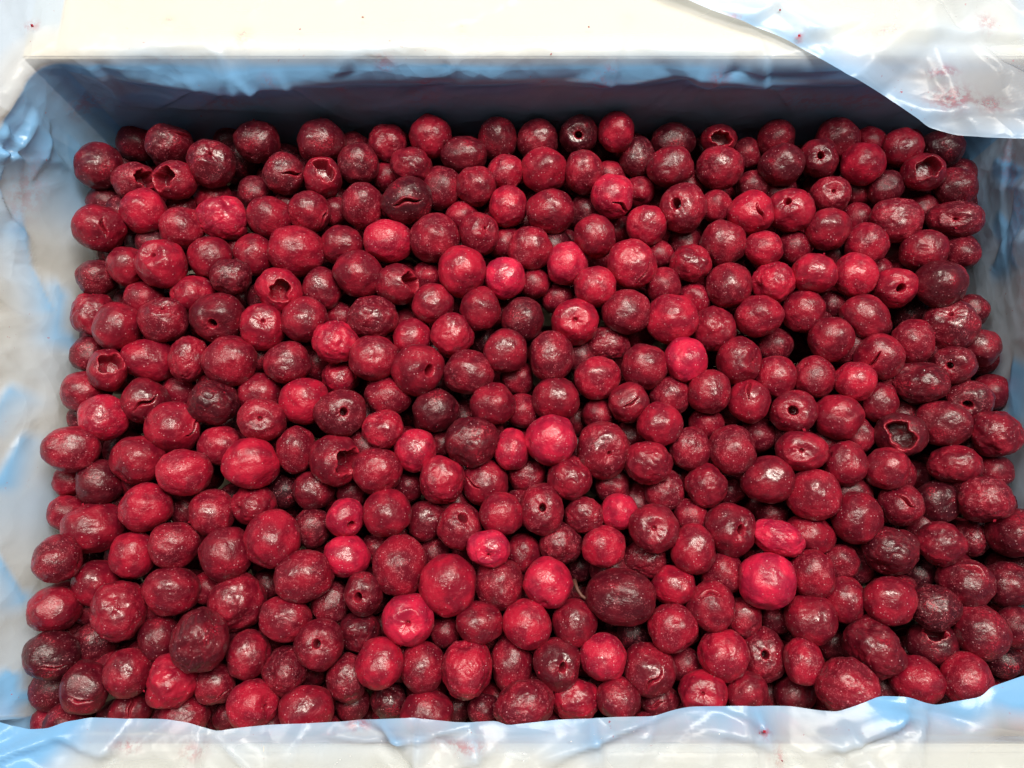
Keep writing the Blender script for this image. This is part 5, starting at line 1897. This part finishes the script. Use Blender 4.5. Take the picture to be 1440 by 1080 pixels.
-1333 1350 852 121 2.3 0
-1048 1349 889 104 1.8 0
-726 1337 858 109 2.1 0
-442 1334 862 105 1.4 0
348 1311 898 113 1.7 0
671 1316 859 124 1.4 0
1138 1302 865 117 1.7 0
1452 1294 922 98 2.2 0
1621 1339 947 108 1.7 0
1897 1333 899 100 2.1 0
2567 1351 936 100 1.4 0
-2289 1452 914 116 1.8 0
-2111 1465 871 99 1.8 0
-1785 1510 850 113 1.9 0
-1193 1449 859 95 1.6 0
90 1473 858 97 2.1 0
356 1487 888 107 2.4 0
537 1448 911 122 2.3 0
949 1478 873 95 1.3 0
1133 1463 875 99 1.9 0
1316 1477 869 98 1.7 0
1638 1499 908 101 2.0 0
2084 1457 881 114 1.4 0
2403 1465 873 107 2.2 0
-2083 1661 861 117 1.8 0
-1497 1605 882 112 2.4 0
-1069 1609 852 122 1.3 0
-852 1622 854 103 1.8 0
-370 1631 859 114 1.9 0
-114 1613 850 124 2.3 0
691 1639 917 122 2.2 0
1133 1621 903 100 1.5 0
1463 1597 897 110 1.7 0
1779 1610 864 123 2.2 0
2387 1647 904 104 1.8 0
-2303 1799 886 113 1.6 0
-1809 1814 942 124 2.4 0
-1639 1781 870 116 2.3 0
-1316 1798 867 96 1.7 0
-1150 1760 883 104 2.0 0
-525 1802 912 122 2.4 0
-106 1803 873 113 1.6 0
170 1805 923 101 2.4 0
854 1812 921 119 2.4 0
1305 1810 909 109 2.2 0
1568 1767 851 110 2.1 0
2104 1779 878 111 2.1 0
-2128 1926 911 101 2.0 0
-1945 1944 928 108 2.0 0
-1500 1968 893 111 1.5 0
-1146 1914 900 100 2.0 0
-894 1959 936 108 2.1 0
-385 1939 851 116 1.9 0
184 1970 920 105 2.1 0
395 1956 873 111 1.8 0
689 1920 881 114 2.3 0
1116 1930 887 107 2.2 0
1286 1972 880 98 1.4 0
1583 1935 875 102 2.2 0
1793 1907 864 116 1.6 0
2046 1978 904 110 1.4 0
2388 1936 869 119 1.4 0
-2267 2111 883 114 1.7 0
-1647 2095 898 100 1.9 0
-1335 2115 941 124 1.7 0
-530 2088 929 108 1.5 0
-278 2072 928 109 2.2 0
31 2079 863 114 1.7 0
865 2106 935 122 2.3 0
1461 2118 910 112 1.6 0
1774 2101 890 103 2.1 0
2201 2084 876 108 1.7 0
2392 2112 858 118 2.3 0
-2098 2269 930 122 2.1 0
-1501 2236 910 102 2.1 0
-1168 2219 947 117 1.4 0
-592 2258 906 103 2.2 0
-253 2286 933 116 1.7 0
-61 2278 905 113 2.2 0
242 2285 886 104 2.3 0
395 2214 908 120 1.4 0
831 2274 857 101 1.3 0
1153 2283 872 120 2.2 0
1628 2229 924 122 2.5 0
1951 2211 874 111 2.4 0
'''
rows = [[float(v) for v in l.split()] for l in BELOW.strip().split('\n')]
lowlib = {s: [cherry_shape('P' if i % 2 else 'W', 70 + i, s) for i in range(6)] for s in (3, 4)}
rnd = random.Random(4)
VV, FF, TT, base = [], [], [], 0
for i, (x, y, z, r, s, vis) in enumerate(rows):
    co, faces, fl = lowlib[4 if vis else 3][i % 6]
    R = np.array(Euler((rnd.uniform(0, 6.3), rnd.uniform(0, 6.3), rnd.uniform(0, 6.3))).to_matrix())
    c = co @ R.T * (r / 10000) + np.array([x, y, z]) / 10000
    VV.append(c); FF += [(a + base, b + base, d + base) for a, b, d in faces]
    TT.append(np.tile(np.array([*tone(s), 1.0]), (len(c), 1)))
    base += len(c)
me = bpy.data.meshes.new('cherries')
me.from_pydata(np.concatenate(VV).tolist(), [], FF)
me.update()
me.polygons.foreach_set('use_smooth', [True] * len(me.polygons))
me.materials.append(M_CHERRY_V)
ca = me.attributes.new('tint', 'FLOAT_COLOR', 'POINT')
ca.data.foreach_set('color', np.concatenate(TT).astype(np.float32).ravel())
o = bpy.data.objects.new('cherries', me)
COL.objects.link(o)
tag(o, 'smaller dark cherries half hidden in the gaps beneath the top layer', 'cherries', kind='stuff')

# ------------------------------------------------------------------ small things
def tube(name, pts, radii, mat, seg=8):
    V, F = [], []
    P = [Vector(p) for p in pts]
    for i, p in enumerate(P):
        d = (P[min(i + 1, len(P) - 1)] - P[max(i - 1, 0)]).normalized()
        a = d.cross(Vector((0, 0, 1))).normalized(); b = d.cross(a)
        for k in range(seg):
            g = 2 * math.pi * k / seg
            V.append(p + (a * math.cos(g) + b * math.sin(g)) * radii[i] * (1 + 0.15 * math.sin(k * 5 + i * 3)))
    for i in range(len(P) - 1):
        for k in range(seg):
            F.append((i * seg + k, i * seg + (k + 1) % seg, (i + 1) * seg + (k + 1) % seg, (i + 1) * seg + k))
    F.append(tuple(range(seg))[::-1]); F.append(tuple((len(P) - 1) * seg + k for k in range(seg)))
    return mesh_obj(name, V, F, mat)


tag(tube('loose_twig', [(0.0297, -0.0142, 0.1405), (0.0315, -0.0185, 0.1425), (0.0334, -0.0214, 0.1435), (0.0361, -0.0230, 0.1440), (0.0383, -0.0246, 0.1450)], [0.0014, 0.0009, 0.0008, 0.0008, 0.0011], M_STEM),
    'short curved brown twig beside the largest dark oval cherry', 'twig')


def scatter(name, spots, mat, label, category):
    V, F = [], []
    r2 = random.Random(9)
    for (x, y, z, s) in spots:
        b = len(V)
        sx, sy, sz = (s * r2.uniform(0.6, 1.4) for _ in range(3))
        a = r2.uniform(0, 6.28)
        for (u, v, w) in ((1, 0, 0), (-1, 0, 0), (0, 1, 0), (0, -1, 0), (0, 0, 1), (0, 0, -1)):
            px, py = u * sx, v * sy
            V.append((x + px * math.cos(a) - py * math.sin(a), y + px * math.sin(a) + py * math.cos(a), z + w * sz))
        for f in ((0, 2, 4), (2, 1, 4), (1, 3, 4), (3, 0, 4), (2, 0, 5), (1, 2, 5), (3, 1, 5), (0, 3, 5)):
            F.append(tuple(b + k for k in f))
    o = mesh_obj(name, V, F, mat, smooth=False)
    tag(o, label, category, kind='stuff')


scatter('ice_crystals', [tuple(float(v) / 100000 for v in l.split(',')) for l in '6986,5077,15055,15 23577,18466,14805,19 18575,929,14958,16 10571,10586,14824,17 1893,9130,15299,22 22614,7733,14410,21 -14470,11513,15362,16 13551,567,15173,17 20009,-3151,15287,25 -5989,12847,14909,15 308,-6239,13928,23 2426,17351,15598,22 8952,19632,15317,11 -4687,-5565,15019,11 9189,11234,15054,20 9040,16925,15249,17 17103,17007,15249,18 -18436,11333,15397,12 20525,8759,15215,25 852,-2813,15376,19 1926,6137,15519,19 15819,17983,14858,19 22504,20477,14926,13 -13928,21063,15177,14 13269,-4710,15244,16 -18127,15204,15730,17 -20660,8544,15408,11 -2915,10481,15260,20 10371,13191,14564,13 23636,367,13452,13 2646,14417,15091,19 -18911,7101,14913,23 -19683,22194,14349,10 3642,-6584,14591,14 10351,20688,14919,16 14727,4941,15562,19 -6318,5146,14908,18 -18477,191,15033,14 17179,2513,14900,17 -21055,65,15744,17 5344,8797,14571,25 -9151,-3440,15027,17 -4472,15346,15154,22 -4666,1642,13875,23 -820,20191,14862,22 -1044,-2586,14276,16 8641,21777,14726,12 -20609,3874,14760,17 3412,12624,14645,17 -20909,15209,14627,23 -6729,21010,14295,22 175,-5990,15134,10 5861,18059,15382,15 22128,9381,14881,24 -19983,10354,15088,14 2051,440,14490,22 -15121,-7618,14097,12 -10268,16929,14605,15 -21733,13882,14577,21 6234,15319,15617,20 -8804,7091,15702,19 12949,10838,14788,15 -6395,8080,14670,13 -7389,-5887,14622,22 6544,12632,15117,15 -4753,5515,14957,17 -9386,16014,14940,19 12526,-1649,15821,11 -11151,11337,15281,14 15700,12191,14919,25 10107,-1258,14564,14 5648,10944,13882,25 -14453,5267,14725,10 -6639,16433,15339,25 12827,16443,14963,19 19073,8883,15223,15 23437,21291,14486,17 -13612,-626,15414,13 22099,14938,15153,13 -18308,-5202,15148,24 4127,-6627,14816,18 14488,-7114,13153,19 6970,502,15744,12 -13200,3912,15781,17 6300,20650,14139,24 16768,21500,14908,18 21597,3767,15010,24 -16326,20723,15483,23 19099,4948,14874,12 -8584,5185,15200,22 10768,15243,15009,20 -16045,752,15255,15 6716,8509,14971,22 -17358,-4993,14041,24 -1205,-5195,15178,16 16141,14377,15634,23 -2473,20746,14980,13 8618,-7430,14706,11 -16201,6582,15143,20 -4719,-3651,15550,18 -12704,1664,14597,16 -9904,-5440,14571,17 -14210,15845,14651,24 18305,-2766,15640,20 -11252,8016,14798,23 9022,-3394,15103,18 5306,21966,15468,21 -15242,8002,15187,10 15567,-1921,14438,20 7427,-1820,14909,20 -724,9317,15251,16 -2588,-881,15402,11 -12002,6077,15484,15 -5909,-557,15285,24 -13922,1668,14681,19 -9796,21508,15318,17 6984,132,14095,25 -22648,19612,15154,19 -16560,-6614,15126,17 -3884,3367,15288,17 -9094,-2914,14180,14 -7005,-2379,15084,13 20617,16800,15257,15 3347,3167,15067,23 -14378,-4455,16495,14 14804,-3547,15141,16 -173,1579,15381,26 3232,21598,14935,10 -17350,12562,14398,16 -7112,-3687,14131,11 -10699,1510,13695,11 14029,-786,15095,16 -20992,19311,14935,13 10876,310,15143,16 2915,-5390,15093,13 25609,664,14827,15 -16323,-1521,15354,14 16179,11133,15326,26 -14465,-6457,14527,16 1033,22219,14860,17 16386,8303,15184,17 24196,9704,14226,13 20681,-6171,15372,13 4488,1844,14103,11 6318,7010,14918,11 -17297,19146,15208,16 -9570,12821,14499,17 21866,12540,15602,13 -14600,8347,14904,21 19049,14966,14490,23 3833,284,14950,22 19089,1951,14893,11 -8309,2301,14574,14 10567,5742,14988,12 -2024,19585,15112,11 3800,19306,15454,17 9815,8167,15312,24 -10481,-2834,15154,22 -8409,18566,15122,15 12086,3216,15334,17 1821,1989,15336,18 864,-856,13489,23 -4661,6822,14674,21 7491,-4602,14776,15 -12553,873,15163,13 -10441,16143,14868,10 3044,6912,14542,13 1757,-2085,15417,14 -21074,7888,14261,22 17232,12164,14788,19 17226,6486,15096,11 5518,1200,14473,24 -12336,-7267,15362,24 9031,14940,15067,13 -5185,21078,14835,11 10271,-4959,15447,22 20755,11150,14956,13 -11706,12964,15439,17 -10071,-7632,15316,13 15244,9543,14540,12 15698,875,14016,24 21418,5640,15094,25 -13814,-2211,14852,17 -6853,1671,15138,24 -782,-3044,14738,18 -7101,8890,15437,15 14209,20601,15564,17 -1088,13442,14820,13 -22396,-4622,15139,23 -19726,16825,15261,21 -11574,5195,14738,23 21909,-3932,15358,17 -12273,20250,15314,15 6742,-6044,15114,17 -4349,-7153,14885,19 -6503,18677,15051,20 15015,6697,14968,18 24004,17228,15354,12 -18797,9196,14808,20 -1622,3922,14398,22 -6022,-6825,13656,15 16114,-6350,16369,15 -20446,1448,14900,15 -15881,16830,15184,23 21113,-4464,14155,16 -4337,21654,15284,22 18506,13497,14944,12 -2485,15983,14825,17 -15766,3351,15817,18 -22800,-3074,14768,17 18859,21135,15072,12 23594,6168,15420,23 6769,6476,15198,21 19529,12527,14654,17 -22368,12043,14600,13 -6654,4370,15327,18 23050,12219,14933,23 -3672,12732,15118,18 8522,7848,14604,19 20623,21993,14494,19 -1632,11651,15259,16 -6726,11117,15133,25 -20585,6977,15271,21 -7877,-15,14801,16 -10201,2519,14215,22 1212,20170,15314,19 6834,16744,14949,19 -9392,-184,15010,19 -18481,4755,15386,13 20493,935,15159,21 -5339,10309,14490,20 4572,-2390,15763,14 7160,3383,13985,12 14595,2416,15560,13 -8481,13276,15093,22 -2811,13661,15748,26 16211,-5163,14941,25 17923,23045,14368,11 3987,13024,15327,12 -13280,17106,15263,23 -8810,20682,14918,10 -21951,15792,15482,23 10757,22449,14511,10 -17880,-3314,15301,12 17538,18778,14860,22 -163,18738,14837,23 13914,9065,14780,24 -2514,5325,15651,11 4918,5243,15327,16 8922,8861,15305,12 -12944,-4393,14834,17 -18445,1430,15137,22 13280,13555,15367,22 -790,6377,15056,17 -8717,10136,15506,22 -22399,4367,15549,11 21653,2286,14494,13 18449,-6097,14854,13 583,4587,13285,15 -9216,8958,13988,19 -6461,-6003,15255,14 -457,5435,14792,26 -1063,-309,15789,11 9358,3741,14872,14 -14476,13403,15500,12 3667,-5441,15057,13 21686,-1102,15138,10 2858,-3716,15081,20 10649,-6973,14646,11 13759,15601,15192,18 -15591,15139,15115,22 8384,800,15110,13 -2274,9887,14851,13 8411,5335,14818,21 213,12419,14802,14 -2728,856,15065,13 12566,-4796,14279,22 18042,7651,14238,26 -17140,17443,14976,26 -20632,-4107,13699,17 -10908,19448,14870,19 816,15976,15281,15 18095,4044,15441,15 7465,-7414,13935,12 11287,8973,15210,18 16292,4465,15193,22 -5806,8434,14912,10 -20961,-1853,14319,17 22977,1928,15649,16 -16076,10066,15015,17 -9258,-8322,17950,21 -5532,-7947,17950,16 -2231,-8478,17950,15 486,-8600,17950,29 -8272,-8038,17950,17 2239,-7588,17950,16 6180,-8298,17950,20 -3469,-8709,17950,19 -8810,-7753,17950,25 -7176,-8558,17950,22 5118,-7446,17950,17 493,-8319,17950,26 -7378,-8720,17950,23 -6759,-8417,17950,25 6497,-8077,17950,27 3443,-7567,17950,16 3762,-7723,17950,20 -7295,-8661,17950,27 9618,-8362,17950,28 -5065,-7832,17950,30 -3051,-8600,17950,17 -5465,-7824,17950,19 8710,-7551,17950,29 2480,-7843,17950,28 914,-8145,17950,15 -1862,-7906,17950,26'.split()], M_ICE,
        'tiny white ice crystals scattered over the cherries and film', 'ice crystals')
scatter('cherry_crumbs', [tuple(float(v) / 100000 for v in l.split(',')) for l in '10626,-7472,17900,90 10413,-7528,17900,40 13707,24022,20100,80 12890,25412,20100,60 -23423,25043,19450,120 -10330,24846,19450,50 3746,24964,19450,70 -1275,23794,19450,40 1892,23484,19450,50 -7306,25516,19450,60 11261,-8585,18000,60 23100,16388,15038,87 -5665,2564,15004,69 8211,4579,14646,72 9305,20720,15012,87 -5746,15337,14826,78 -14976,-4972,16053,82 13394,6208,14917,87 1264,-5537,15014,55 -17101,-6400,14632,81 -10705,14031,14359,33 -17117,-580,14751,42 -18651,-6278,14906,80 -2178,4017,14801,47 -17572,20125,14996,33 16958,3455,14875,38 17511,2413,14844,33 -19112,-7269,13397,77 21475,10782,14800,76 -4164,-1707,15265,89 18727,2821,14505,74 13488,-1065,14564,62 14353,5780,15102,80 -18975,22720,14429,65 18505,6706,14216,44 10610,14947,14537,58 8769,8444,14052,62 16210,19999,15049,77 -20872,-5588,14391,45 -8144,-4325,15071,73 6570,8139,14456,43 -16989,19865,15139,43 17674,16929,14797,84 17885,9041,15013,84 -16086,-6970,13753,79 -6820,-1189,14595,35 -2815,9565,15032,56 -21806,13034,14282,57 -18274,17304,14747,31 10377,4207,15123,59 18139,18927,14217,59 10292,20244,15150,77 2797,15707,14676,73 -19288,16653,15091,34 -5628,5832,14901,33 12801,8033,14203,35 6337,18713,14956,64 -13883,22635,14969,76 -4398,10970,14293,52 -3761,6035,14552,33 -10080,254,13566,38 5775,11035,14838,52 -15664,1332,14635,78 -9613,7106,14840,35 8336,18608,14996,45 -20057,-3761,13389,81 -5018,4118,14812,48 -6774,4768,15047,80 2790,-6024,14355,53 -14274,7652,15103,72 16642,7732,15239,41 -6512,14398,14713,43 11203,-5460,13587,41 21406,16759,14752,89 -15097,14936,14809,71 3040,-2453,14575,83 14550,8892,14555,70 15978,14843,15373,47 -19024,11725,14838,39 -5372,21710,14817,53 -10999,8578,14816,78 6687,7703,14625,37 532,-6168,13915,43 20776,2933,14189,83 19290,3335,14803,66 6139,15677,15272,70 23264,6068,15272,62 8490,-1245,14651,79 6484,-7625,13538,71 14697,11503,14646,72 -12729,-1684,14484,50 -3777,2283,13368,47 -10430,798,14877,86 -5196,-4330,14737,77 -12833,-634,14850,77 11483,-3871,13978,49 3171,19243,15163,82 22927,13735,15622,50 158,-2519,14824,31 1876,21108,14064,33 13337,-1780,15163,38 25288,-5,14721,53 -10289,22756,14960,39 -12920,20466,14868,58 13818,643,13832,81 15650,18374,14842,78 5186,-301,14760,85 1078,9357,14918,60 -1624,22597,14444,62 19103,-696,14938,33 -14274,5879,14329,58 -10276,10685,14842,40 -21093,2200,14324,78 -18869,3331,14795,45 13077,-7132,13297,34 23122,1382,15135,89 18883,19470,15027,32 17029,22447,14586,61 -3247,14844,15486,34 -10198,-6443,14948,41 13068,18288,15184,75'.split()], M_CRUMB,
        'tiny red cherry crumbs stuck to the film and fruit', 'crumbs')
